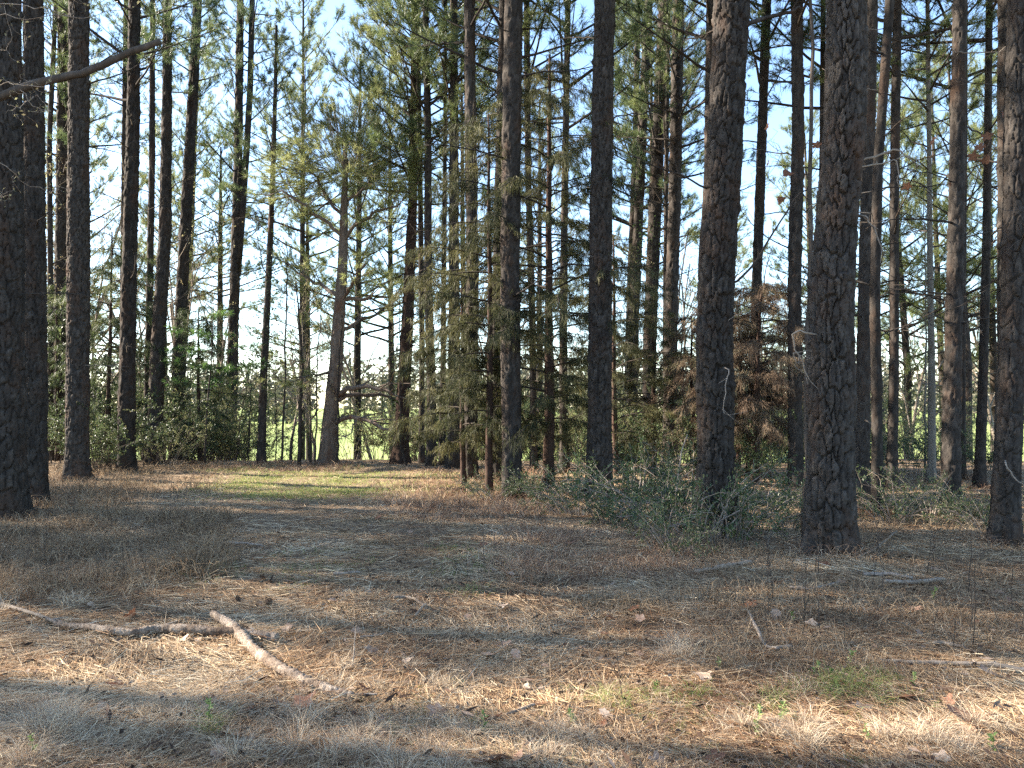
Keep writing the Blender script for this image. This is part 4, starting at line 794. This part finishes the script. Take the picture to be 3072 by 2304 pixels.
stub('r19', [(3010, 1385), (3040, 1430), (3072, 1460), (3110, 1480)], -.4, .010)
stub('r6', [(2190, 1100), (2178, 1140), (2170, 1240), (2190, 1245)], -.4, .008)
stub('c8', [(1540, 720), (1600, 690), (1650, 560)], -.2, .012, 'dark_twig')

# last year's broad leaves caught in the branches at right
hung = [(2305, 490, 12), (2360, 522, 10), (2450, 435, 11), (2720, 560, 11), (2860, 555, 12), (2960, 410, 9.5), (2985, 445, 9.5), (3010, 350, 9.5), (3040, 335, 9.5), (2920, 470, 9.5), (2960, 480, 9.6), (2800, 425, 10), (2300, 380, 12), (2340, 600, 11), (2940, 440, 9.5)]

# ------------------------------------------------------------------ ground cover
def screen_pts(n, x0, x1, y0, y1): 
    px = rng.uniform(x0, x1, n); py = rng.uniform(y0, y1, n)
    a = (px - CX) / FPX; b = (CY - py) / FPX; dy = math.cos(TILT) - b * math.sin(TILT); dz = math.sin(TILT) + b * math.cos(TILT); s = -CAM_H / dz
    return px, py, a * s, dy * s
def floor_pts(n, y0, y1, spread=.78, power=0.0):
    """points on the floor, thinning out with distance"""
    u = rng.uniform(0, 1, n); iy = 1 / y0 + (1 / y1 - 1 / y0) * u; Y = 1 / iy; X = rng.uniform(-1, 1, n) * (Y * spread + .8); return X, Y
# fallen needles
n = 275000; X, Y = floor_pts(n, 2.9, 24); pat = vn2(X * .9, Y * .9, 40) * .6 + vn2(X * 3, Y * 3, 41) * .4
a = vn2(X * .8, Y * .8, 44) * 5 - 2.2 + rng.normal(0, .55, n) + (rng.random(n) < .25) * rng.uniform(0, 3, n); L = rng.uniform(.09, .23, n); zt = rng.normal(0, .10, n)
Dv = np.stack([np.cos(a), np.sin(a), zt], 1); Z = gh(X, Y) + np.abs(rng.normal(0, .010, n)) + .004 + np.clip(-zt, 0, 1) * L
wd = np.clip(.0023 * Y / 4.5, .0019, .0048)
for lp_, zt_ in (([(165, 1882), (330, 1912), (470, 1905), (690, 1916), (832, 1922)], .055), ([(705, 1912), (760, 1958), (830, 2012), (900, 2048), (965, 2072), (1050, 2092)], .050)):
    A_ = np.array([gp(px, py)[:2] for px, py in lp_]); k_ = rng.choice(n, 420, replace=False); u_ = rng.uniform(0, len(A_) - 1.001, 420); i_ = u_.astype(int); Q_ = A_[i_] + (A_[i_ + 1] - A_[i_]) * (u_ - i_)[:, None] + rng.normal(0, .035, (420, 2))
    X[k_], Y[k_] = Q_[:, 0] - .07 * np.cos(a[k_]), Q_[:, 1] - .07 * np.sin(a[k_]); Z[k_] = gh(X[k_], Y[k_]) + zt_ * rng.uniform(.3, 1.1, 420)
sv = np.stack([-np.sin(a), np.cos(a), rng.normal(0, .5, n)], 1) * wd[:, None] * .5; P0 = np.stack([X, Y, Z], 1); P1 = P0 + Dv * L[:, None]
V = np.stack([P0 - sv, P0 + sv, P1 + sv * .6, P1 - sv * .6], 1).reshape(-1, 3)
tint = np.clip(-.02 + .85 * pat + rng.normal(0, .25, n), 0, 1)
setting('pine_straw', MB().add(V, quads=np.arange(4 * n).reshape(-1, 4), tint=np.repeat(tint, 4)).mesh('pine_straw', M['straw']), 'stuff', 'brown fallen pine needles covering the forest floor')

def grass_patch(name, label, n, X, Y, hmin, hmax, mat, wid, lean=.45, tintc=.5, clump=True):
    m = len(X); a = rng.uniform(0, 6.28, m)
    D = np.stack([np.cos(a) * np.abs(rng.normal(0, lean, m)), np.sin(a) * np.abs(rng.normal(0, lean, m)), np.ones(m)], 1)
    bend = np.stack([np.cos(a), np.sin(a), -rng.uniform(.2, 1.1, m)], 1)
    hs = rng.uniform(hmin, hmax, m) * (.55 + .9 * vn2(X * 1.6, Y * 1.6, 50))
    b = MB().blades(np.stack([X, Y, gh(X, Y) - .01], 1), D, hs, np.clip(wid * Y / 6, wid * .7, wid * 2.2), bend, np.clip(rng.normal(tintc, .25, m), 0, 1))
    return setting(name, b.mesh(name, M[mat]), 'stuff', label)
def clumped(n, nc, x0, x1, y0, y1, sig, accept=None):
    px, py, cx, cyy = screen_pts(nc, x0, x1, y0, y1)
    if accept is not None: k = accept(px, py); cx, cyy = cx[k], cyy[k]
    i = rng.integers(0, len(cx), n); s = sig * np.clip(cyy[i] / 6, .6, 2.2) * .8
    return cx[i] + rng.normal(0, 1, n) * s, cyy[i] + rng.normal(0, 1, n) * s
cat = lambda *p: (np.concatenate([q[0] for q in p]), np.concatenate([q[1] for q in p]))
X, Y = cat(clumped(15000, 420, -500, 640, 1405, 1640, .16, lambda px, py: (px < 420) | (py < 1500)), clumped(9000, 300, -600, 420, 1600, 1800, .14), clumped(4500, 60, 470, 660, 1560, 1740, .12))
grass_patch('dry_grass', 'matted dry grass and dead stalks along the left of the clearing', 0, X, Y, .14, .40, 'weeds', .0035, .5, .45)
X, Y = cat(clumped(9500, 420, 2050, 3500, 1690, 2060, .13, lambda px, py: py > 1690 + np.clip(2600 - px, 0, 500) * .15), clumped(5000, 160, 1700, 2350, 1640, 1830, .12), clumped(4000, 120, 2550, 3400, 1540, 1690, .13))
grass_patch('dead_weeds', 'dull grey-brown dead weeds right of the clearing before the thickest pine', 0, X, Y, .06, .24, 'weeds', .0030, .5, .5)
X, Y = cat(clumped(6500, 200, 1180, 1650, 1415, 1560, .15), clumped(2500, 120, 560, 1050, 1393, 1415, .2), clumped(4500, 200, 1500, 2100, 1600, 1750, .12))
RX, RY = [], []
for key, (t, cen, rad, D) in T.items():
    if D < 18:
        m = int(260 * (14 / D)); a = rng.uniform(0, 6.28, m); rr = rad(.3) * 1.15 + np.abs(rng.normal(0, .16, m)); RX.append(t.location[0] + np.cos(a) * rr); RY.append(t.location[1] + np.sin(a) * rr)
X, Y = np.concatenate([X] + RX), np.concatenate([Y] + RY)
grass_patch('russet_grass', 'russet tufted grass on the far side of the clearing', 0, X, Y, .10, .28, 'dry_grass', .004, .5, .3)
X, Y = cat(clumped(14000, 700, -300, 3400, 1800, 2330, .10), clumped(12000, 240, -200, 3400, 2080, 2330, .10), clumped(5000, 60, 1150, 2300, 2150, 2320, .12), clumped(3500, 40, -100, 250, 2080, 2320, .1), clumped(2500, 24, 2700, 3000, 2170, 2290, .08))
grass_patch('straw_tufts', 'bleached dry grass tufts in the near foreground', 0, X, Y, .04, .16, 'dry_grass', .0024, .9, .72)
X, Y = cat(clumped(4000, 400, 300, 2200, 1440, 1900, .10), clumped(5000, 400, -200, 3300, 1850, 2100, .12))
grass_patch('short_grass', 'thin short brown grass over the mown clearing', 0, X, Y, .03, .09, 'weeds', .003, .8, .6)
X, Y = cat(clumped(12000, 150, 660, 1080, 1398, 1500, .22), clumped(5000, 80, 1000, 1500, 1420, 1480, .2), clumped(2600, 60, 1050, 2900, 2030, 2300, .06), clumped(1500, 24, 1700, 2700, 2050, 2160, .07), clumped(260, 9, 590, 670, 2140, 2200, .035), clumped(1200, 30, 600, 1500, 1640, 1780, .12))
grass_patch('green_grass', 'fresh green grass blades at the far end of the clearing and in the foreground', 0, X, Y, .04, .13, 'grass', .0030, .5, .5)

# bark flakes, rotted bits and twig scraps: far too many to count
n = 15000; X, Y = floor_pts(n, 2.9, 15); a = rng.uniform(0, 6.28, n); ln = rng.uniform(.008, .045, n) * (1 + (rng.random(n) < .12) * 2.2)
b = MB().leaves(np.stack([X, Y, gh(X, Y) + rng.uniform(.008, .050, n)], 1), np.stack([np.cos(a), np.sin(a), rng.normal(0, .18, n)], 1), ln, np.minimum(ln * rng.uniform(.25, .8, n), .022), rng.uniform(0, 1, n) ** 1.6, .15)
setting('bark_litter', b.mesh('bark_litter', M['litter']), 'stuff', 'dark bark flakes and rotted scraps mixed into the straw')
X, Y = cat(clumped(2600, 14, 1100, 1800, 2180, 2320, .045), clumped(1400, 7, 2650, 3000, 2190, 2280, .04), clumped(1300, 7, -40, 220, 2150, 2320, .04), clumped(900, 5, 700, 1100, 2120, 2300, .045), clumped(1000, 6, 2150, 2450, 2140, 2250, .04), clumped(700, 6, 1000, 1300, 1980, 2060, .04), clumped(500, 5, 2000, 2100, 1930, 1990, .03), clumped(900, 10, -60, 240, 1700, 1860, .06))
grass_patch('foreground_tufts', 'arched bleached grass clumps along the bottom of the picture', 0, X, Y, .10, .26, 'dry_grass', .0024, .55, .75)

# dead upright stalks standing in the weeds
def stalk_mesh(h, tw, head=False):
    b = MB(); P = limb_path(h, 1.45, 0, 7, .06); b.tube(P, np.linspace(.0045, .0022, 7), 5, True)
    for _ in range(tw):
        k = rng.integers(2, 7); d = np.array([rng.normal(0, .6), rng.normal(0, .6), .8]); d /= np.linalg.norm(d); e = P[k] + d * h * rng.uniform(.1, .35); b.segs([P[k]], [e], .002, .001, 3, tint=[.3])
        if head: m = 14; b.leaves(e + rng.normal(0, .012, (m, 3)), rng.normal(size=(m, 3)), rng.uniform(.015, .035, m), .012, rng.uniform(0, .3, m))
    return b.mesh('dead_stalk', M['dark_twig'], True)
STK = [stalk_mesh(rng.uniform(.35, .75), int(rng.integers(2, 8))) for _ in range(6)]; STH = stalk_mesh(.42, 9, True)
o = thing('dead_stalk', 'dark dead weed stalk with a shrivelled seed head in the foreground', 'weed', (*gp(1868, 2105)[:2], 0), (0, 0, 2.8), me=STH, sc=.62)
px, py, X, Y = screen_pts(46, -100, 640, 1480, 1760)
px2, py2, X2, Y2 = screen_pts(44, 2150, 3100, 1690, 1990); px3, py3, X3, Y3 = screen_pts(12, 1200, 2100, 1560, 1800)
for X_, Y_, lab, g in ((X, Y, 'bare dead weed stalk standing in the dry grass at left', 'dead stalks at left'), (X2, Y2, 'bare dead weed stalk standing in the grey weeds at right', 'dead stalks at right'), (X3, Y3, 'bare dead stalk in the russet grass before the briars', 'dead stalks before the briars')):
    for x, y in zip(X_, Y_): thing('dead_stalk', lab, 'weed', (x, y, gz(x, y) - .02), (rng.normal(0, .12), rng.normal(0, .12), rng.uniform(0, 6.28)), g, STK[rng.integers(0, 6)], rng.uniform(.5, 1.0))

# low green bough of a young pine in front of the twin-stemmed pine
def green_bough():
    D = 20.5; b0 = at(612, 1392, D); base = np.array([b0[0], D, gz(b0[0], D)]); t = thing('young_pine', 'young pine with bright green layered boughs left of the twin-stemmed pine', 'tree', base)
    top = at(640, 960, D) - base; P = np.outer(np.linspace(0, 1, 10), top); P[:, 0] += rng.normal(0, .02, 10); obj('trunk', MB().tube(P, np.linspace(.035, .01, 10), 7, True).mesh('trunk', M['dark_twig'], True), t)
    TP, TD = [], []
    for i in range(22):
        a = i * 2.4; k = rng.integers(5, 10); l = rng.uniform(.6, 1.5); e = P[k] + np.array([math.cos(a), math.sin(a) * .7, rng.uniform(-.02, .16)]) * l; obj('limb', MB().segs([P[k]], [e], .010, .004, 4).mesh('limb', M['dark_twig'], True), t)
        for u in range(9): TP.append(P[k] + (e - P[k]) * rng.uniform(.3, 1.05) + rng.normal(0, .10, 3) * [1, 1, .4]); TD.append((e - P[k]) / l + rng.normal(0, .5, 3))
    TP, TD = np.array(TP), np.array(TD); idx = np.repeat(np.arange(len(TP)), 30); m = len(idx)
    obj('crown', MB().spikes(TP[idx], TD[idx] * .6 + rng.normal(0, .5, (m, 3)), rng.uniform(.10, .18, m), .009, rng.uniform(.2, .9, m)).mesh('crown', M['bright_needles']), t)
green_bough()

# fallen logs and sticks
def fallen(name, pts, w, label, mat, lift=.0, rough=.10, tw=0, k=10, cat_='stick', hump=None, group=None):
    A = []
    for i, (px, py) in enumerate(pts):
        g = gp(px, py); A.append([g[0], g[1], gz(g[0], g[1])])
    A = np.array(A); Dm = A[:, 1].mean(); r = np.interp(np.linspace(0, 1, len(A)), np.linspace(0, 1, len(w)), w) / FPX * Dm / 2
    n = max(14, len(A) * 6); s = np.linspace(0, 1, len(A)); t2 = np.linspace(0, 1, n); R = np.interp(t2, s, r); P = np.stack([np.interp(t2, s, A[:, i]) for i in range(3)], 1); P[:, 2] += R * .8 + lift
    if hump is not None: P[:, 2] += np.interp(t2, np.linspace(0, 1, len(hump)), hump)
    c = P.mean(0); c[2] = P[:, 2].min(); P = P + np.cumsum(rng.normal(0, .0016, (n, 3)), 0); P -= c
    t = thing(name, label, cat_, c, group=group); n3 = n * 4 if k > 9 else n; t3 = np.linspace(0, 1, n3); P3 = np.stack([np.interp(t3, t2, P[:, i]) for i in range(3)], 1); R3 = np.interp(t3, t2, R) * (1 + .16 * (vn2(t3 * 23, t3 * 0 + n, 14) - .5) + .12 * (vn2(t3 * 70, t3 * 0 + n, 15) - .5))
    obj('stem', MB().tube(P3, R3, k + (6 if k > 9 else 0), True, rough, 8, tint=hsh(np.repeat(np.arange(n3), k + (6 if k > 9 else 0)) // 9, n).tolist() + [.5, .5] if k > 9 else None).mesh('stem', M[mat], True), t)
    for _ in range(tw):
        i = rng.integers(3, n - 2); d = P[i + 1] - P[i]; d = d / np.linalg.norm(d) + rng.normal(0, .7, 3); d[2] = abs(d[2]) * .5; d /= np.linalg.norm(d); e = P[i] + d * rng.uniform(.06, .22)
        obj('twig', MB().segs([P[i]], [e], R[i] * .45, R[i] * .2, 5).mesh('twig', M[mat], True), t)
    return t
L1 = fallen('fallen_log', [(165, 1882), (250, 1895), (330, 1912), (400, 1915), (470, 1905), (520, 1908), (690, 1916), (832, 1922)], [16, 21, 24, 26, 28, 28], 'long thin fallen log lying across the sunlit straw at left', 'pale_log', .036, .16, 2, 12, 'log')
L2 = fallen('fallen_log', [(638, 1868), (665, 1886), (705, 1912), (760, 1958), (830, 2012), (900, 2048), (965, 2072), (1050, 2092)], [22, 29, 31, 32, 33, 32, 28], 'pale weathered log lying slantwise over the long thin log', 'pale_log', .0, .20, 3, 12, 'log', hump=[.065, .07, .045, .016, .004, -.002, .004, -.02])
sticks = [([(2640, 2012), (2760, 2018), (2870, 2026), (2980, 2034), (3120, 2048)], [9, 13, 15], 'long dark stick on the ground at the lower right', 'dead_wood', 2),
          ([(2800, 1962), (2830, 1962), (2880, 1975), (2925, 2000)], [10, 8], 'short arched stick just above the long dark stick', 'log', 0),
          ([(2150, 1735), (2200, 1715), (2255, 1692)], [13, 12], 'straight stick left of the nearest pine foot', 'log', 0), ([(2085, 1742), (2120, 1738), (2150, 1735)], [8, 8], 'thin broken end beside the straight stick', 'log', 0),
          ([(2590, 1738), (2660, 1742), (2735, 1755)], [10, 8], 'dark stick in front of the nearest pine at right', 'dead_wood', 1), ([(2655, 1775), (2740, 1768), (2830, 1752)], [9, 12], 'pale stick in the sunlit straw right of the nearest pine', 'pale_log', 0),
          ([(2245, 1850), (2270, 1900), (2300, 1955), (2330, 1972), (2372, 1966)], [7, 9, 9], 'curved hooked stick in the weeds below the nearest pine', 'dead_wood', 0), ([(-60, 1790), (40, 1830), (120, 1856), (180, 1878)], [11, 8], 'dark thin branch lying at the left edge above the long log', 'dead_wood', 2),
          ([(1182, 1806), (1215, 1800), (1245, 1808), (1278, 1824)], [9, 7], 'small pale crooked stick in the middle of the clearing', 'log', 0), ([(1245, 1850), (1262, 1838), (1278, 1826)], [6, 6], 'tiny stick touching the small crooked one', 'log', 0),
          ([(680, 1642), (740, 1640), (790, 1645)], [6, 5], 'thin dark stick on the path far left of centre', 'dead_wood', 0), ([(1520, 2138), (1560, 2122), (1610, 2112)], [9, 8], 'short bent stick in the shaded foreground middle', 'log', 0), ([(1000, 1735), (1040, 1732), (1085, 1724)], [7, 6], 'dark stick lying flat in the middle of the path', 'dead_wood', 0),
          ([(2575, 1690), (2625, 1660), (2690, 1605)], [5, 6], 'thin pale stick propped up right of the nearest pine', 'log', 0), ([(1080, 1905), (1110, 1900), (1150, 1890)], [6, 5], 'thin short stick in the clearing centre', 'log', 0), ([(2370, 1790), (2430, 1800), (2520, 1770)], [7, 6], 'dark crooked stick among the weeds below the nearest pine', 'dead_wood', 1)]
for pts, w, lab, m, tw in sticks: fallen('fallen_stick', pts, [v * 1.15 for v in w], lab, m, .028, .14, tw, 7, 'stick', group='sticks on the forest floor')
fallen('straw_stem', [(1052, 1992), (1060, 1988), (1068, 1984)], [5, 4, 3], 'pale straw stem standing aslant in the left foreground', 'pale_log', 0, .05, 0, 6, 'stem', hump=[0, .12, .26])
fallen('briar_stem', [(2020, 1560), (2030, 1552), (2042, 1540), (2060, 1530)], [6, 5, 4, 3], 'pale thorny briar stem arching up left of the thick ringed pine', 'dead_wood', 0, .2, 6, 6, 'stem', hump=[0, .5, .95, 1.2])

# fallen broad leaves, each its own
def litter_leaf(size, lob, seed, mat):
    r = np.random.default_rng(seed); n = 22; a = np.linspace(0, 2 * np.pi, n, endpoint=False)
    rad = size * (.62 + .38 * np.abs(np.cos(a * lob / 2)) ** 1.5) * (1 + .12 * r.normal(size=n)); x = np.cos(a) * rad * 1.25; y = np.sin(a) * rad
    c1, c2 = r.uniform(2, 7), r.uniform(-3, 5); z = lambda x, y: c1 * y * y + c2 * x * x + .25 * np.sin(x * 40 + seed) * size * .3
    V = [[0, 0, 0.002]] + [[u * .5, v * .5, z(u * .5, v * .5)] for u, v in zip(x, y)] + [[u, v, z(u, v)] for u, v in zip(x, y)]
    V = np.array(V); V[:, 2] -= V[:, 2].min() - .003; i = np.arange(n); j = (i + 1) % n
    b = MB().add(V, tris=np.stack([np.zeros(n, int), 1 + i, 1 + j], 1), quads=np.stack([1 + i, 1 + n + i, 1 + n + j, 1 + j], 1), tint=.55 + .3 * r.normal(size=len(V)) * .4 + r.uniform(-.2, .35))
    b.segs([[size * 1.2, 0, V[1 + n][2]]], [[size * 2.0, .01, V[1 + n][2] + .01]], .0012, .001, 3, tint=[.3]); return b.mesh('fallen_leaf', mat, False)
LL = [litter_leaf(rng.uniform(.028, .042), l, 60 + i, M['leaf_litter']) for i, l in enumerate([5, 5, 3, 7, 5, 3, 2, 2])]; LB = [litter_leaf(rng.uniform(.03, .045), l, 80 + i, M['brown_leaf']) for i, l in enumerate([5, 3, 5])]
named = [(930, 2062, 1.3, 'p', 'large pale leaf beside the far end of the slanting log'), (905, 2110, 1.5, 'b', 'large red-brown curled leaf below the slanting log'), (700, 2205, 1.5, 'b', 'long red-brown leaf on the lower left straw'), (310, 2120, 1.1, 'p', 'pale grey leaf in the shade at lower left'), (650, 2285, 1.3, 'p', 'pale folded leaf at the bottom left of centre'),
    (1470, 2295, 1.4, 'b', 'big red-brown leaf at the bottom centre edge'), (2110, 2050, 1.3, 'p', 'broad pale leaf at the left end of the sunlit foreground band'), (2715, 2120, 1.6, 'b', 'curled rust leaf in the sunlit band at lower right'), (2600, 2145, 1.2, 'p', 'long pinkish leaf below the sunlit band at lower right'), (2640, 2205, 1.5, 'p', 'pale flat leaf in the shade near the bottom right'), (2910, 2190, 1.9, 'b', 'large dull purple-brown leaf near the bottom right'),
    (2970, 2055, 1.5, 'p', 'cream leaf under the long dark stick'), (2690, 2040, 1.0, 'p', 'small pale leaf left of the cream one'), (1310, 2132, 1.3, 'p', 'grey curled leaf in the shaded middle foreground'), (1105, 2075, 1.2, 'b', 'dark red leaf lump right of the slanting log end'), (1115, 1940, 1.3, 'p', 'jagged pale leaf in the left middle of the clearing'), (1465, 1960, 1.1, 'p', 'pale oval leaf in the middle of the clearing'), (1500, 1930, .9, 'p', 'small tan leaf behind the pale oval one'), (1550, 1955, 1.1, 'p', 'tan curled leaf right of the pale oval one'),
    (1742, 1958, 1.0, 'p', 'pinkish round leaf right of centre in the clearing'), (1960, 1920, 1.2, 'p', 'pale ragged leaf below the briars'), (1920, 1862, 1.1, 'p', 'star-shaped tan leaf below the briars'), (1822, 1845, 1.0, 'b', 'dark upright leaf in the clearing right of centre'), (1400, 1848, .9, 'p', 'small pinkish leaf left of the clearing centre'), (1515, 1820, 1.0, 'p', 'orange-tan leaf on the sunlit streak mid clearing'), (1710, 1645, 1.1, 'p', 'white-edged leaf before the briars'), (1530, 1730, 1.0, 'p', 'flat cream leaf on the far path'), (1450, 1650, 1.2, 'b', 'rust leaf on the far path right of centre'),
    (2170, 1880, 1.6, 'p', 'large pale crumpled leaf left of the hooked stick'), (2330, 1865, 1.3, 'p', 'pair-lobed cream leaf among weeds below the nearest pine'), (2390, 1862, 1.1, 'p', 'cream leaf right of the pair-lobed one'), (2250, 1830, 1.3, 'b', 'dark brown curled leaf in the weeds below the briars'), (2470, 1700, 1.5, 'b', 'bright orange-brown leaf at the nearest pine foot'), (2330, 1770, 1.3, 'b', 'dark red leaf left of the nearest pine foot'), (2805, 1712, 1.1, 'p', 'white leaf in the sun right of the nearest pine'), (2745, 1860, 1.0, 'p', 'pale leaf in the weeds right of centre'), (740, 1895, 1.2, 'p', 'crumpled pale leaf behind the crossing of the logs'), (860, 1880, 1.0, 'p', 'pale leaf right of the logs crossing'), (550, 1925, .9, 'p', 'white leaf scrap in front of the long thin log'), (750, 1618, .9, 'p', 'small bright leaf on the path at left')]
for px, py, sc, kd, lab in named:
    g = gp(px, py); me = (LB if kd == 'b' else LL)[rng.integers(0, 3 if kd == 'b' else 8)]
    thing('fallen_leaf', lab, 'leaf', (g[0], g[1], gz(g[0], g[1]) + .024), (rng.normal(0, .3), rng.normal(0, .3), rng.uniform(0, 6.28)), 'leaves lying on the forest floor', me, sc * 1.15)
X, Y = floor_pts(150, 3.2, 13)
for x, y in zip(X, Y):
    pale = rng.random() < .7
    thing('fallen_leaf', 'small scattered pale dry leaf on the pine straw' if pale else 'small scattered dark brown dry leaf on the pine straw', 'leaf', (x, y, gz(x, y) + .022), (rng.normal(0, .35), rng.normal(0, .35), rng.uniform(0, 6.28)), 'scattered pale leaves' if pale else 'scattered brown leaves', (LL if pale else LB)[rng.integers(0, 8 if pale else 3)], rng.uniform(.7, 1.15))
for i, (px, py, D) in enumerate(hung):
    p = at(px, py, D); thing('hanging_leaf', 'withered brown leaf still hanging among the branches at right', 'leaf', p, (rng.uniform(1, 2), rng.uniform(-.6, .6), rng.uniform(0, 6.28)), 'withered leaves in the branches', LB[i % 3], 1.4)

# pine cones: overlapping scales round a core
def cone_mesh():
    b = MB(); L, R = .085, .030
    t2 = np.linspace(0, 1, 8); b.tube(np.stack([t2 * L, t2 * 0, t2 * 0], 1), R * .55 * np.sin(np.clip(t2 * 1.1 + .15, 0, 1) * 3.1) + .004, 8, True, tint=.1)
    n = 70; i = np.arange(n); f = (i + .5) / n; a = i * 2.399; r = R * np.sin(np.clip(f * .95 + .12, 0, 1) * 3.1) ** .7; P = np.stack([f * L, np.cos(a) * r * .45, np.sin(a) * r * .45], 1); D = np.stack([.35 + 0 * a, np.cos(a), np.sin(a)], 1)
    b.leaves(P, D, .020, .016, rng.uniform(.2, 1, n), .3); V = b.V; return b.mesh('pine_cone', M['cone'])
CONE = cone_mesh()
for px, py, sc, lab in [(803, 1818, 1.35, 'round dark pine cone on the sunlit straw at left'), (718, 1812, 1.0, 'small dark pine cone left of the round one'), (633, 1738, 1.0, 'dark pine cone on the path near the dry grass'), (795, 1745, 1.0, 'pale-flecked pine cone farther up the path at left'), (1235, 1815, .9, 'pine cone beside the small crooked stick'), (815, 1748, .9, 'pine cone right of the pale-flecked one'), (2650, 1680, 1.2, 'weathered grey pine cone right of the nearest pine foot'), (1085, 1985, 1.1, 'dark pine cone clump in the left middle of the clearing')]:
    g = gp(px, py); thing('pine_cone', lab, 'pine cone', (g[0], g[1], gz(g[0], g[1]) + .025 * sc), (rng.uniform(0, 6), rng.normal(0, .2), rng.uniform(0, 6.28)), 'pine cones on the ground', CONE, sc * .72)

# fresh seedlings in the foreground
def seedling_mesh(h, n):
    b = MB(); P = limb_path(h, 1.4, 0, 5, .1); b.tube(P, np.linspace(.003, .0015, 5), 5, True, tint=.4)
    g = rng.uniform(.2, 1, n); k = np.minimum((g * 4).astype(int), 3); Q = P[k] + (P[k + 1] - P[k]) * (g * 4 - k)[:, None]; a = rng.uniform(0, 6.28, n)
    b.leaves(Q, np.stack([np.cos(a), np.sin(a), rng.uniform(0, .9, n)], 1), rng.uniform(.018, .038, n), rng.uniform(.010, .018, n), rng.uniform(.2, 1, n)); return b.mesh('seedling', M['seedling'])
SD_ = [seedling_mesh(rng.uniform(.08, .17), int(rng.integers(14, 30))) for _ in range(5)]
spots = [(625, 2170, 1.3, 'leafy green seedling in the lower left foreground'), (105, 2290, 1.1, 'small green seedling at the bottom left corner'), (2155, 2020, 1.0, 'upright seedling at the left of the sunlit band'), (2490, 2065, 1.0, 'upright seedling in the middle of the sunlit band'), (2260, 2200, 1.5, 'spreading green seedling in the shade below the sunlit band'), (2350, 2175, 1.4, 'slanting green seedling right of the spreading one'), (2620, 2230, 1.2, 'green seedling beside the pale flat leaf'), (1720, 2160, 1.2, 'bright green seedling in the centre foreground'), (1450, 2190, 1.1, 'green seedling left of the centre foreground'), (2980, 2270, 1.2, 'yellow-green seedling at the bottom right corner'), (2435, 2040, 1.0, 'small seedling at the upper rim of the sunlit band'), (2740, 2090, 1.0, 'small seedling above the curled rust leaf'), (1965, 2080, .9, 'tiny bright seedling near the dark weed stalk'), (2545, 2010, 1.2, 'dark green seedling at the end of the long stick'), (2380, 1880, 1.1, 'blue-green seedling in the weeds below the nearest pine'), (2800, 1820, 1.2, 'blue-green seedling in the weeds at right')]
for px, py, sc, lab in spots:
    g = gp(px, py); thing('seedling', lab, 'seedling', (g[0], g[1], gz(g[0], g[1])), (rng.normal(0, .15), rng.normal(0, .15), rng.uniform(0, 6.28)), 'green seedlings', SD_[rng.integers(0, 5)], sc * .75)
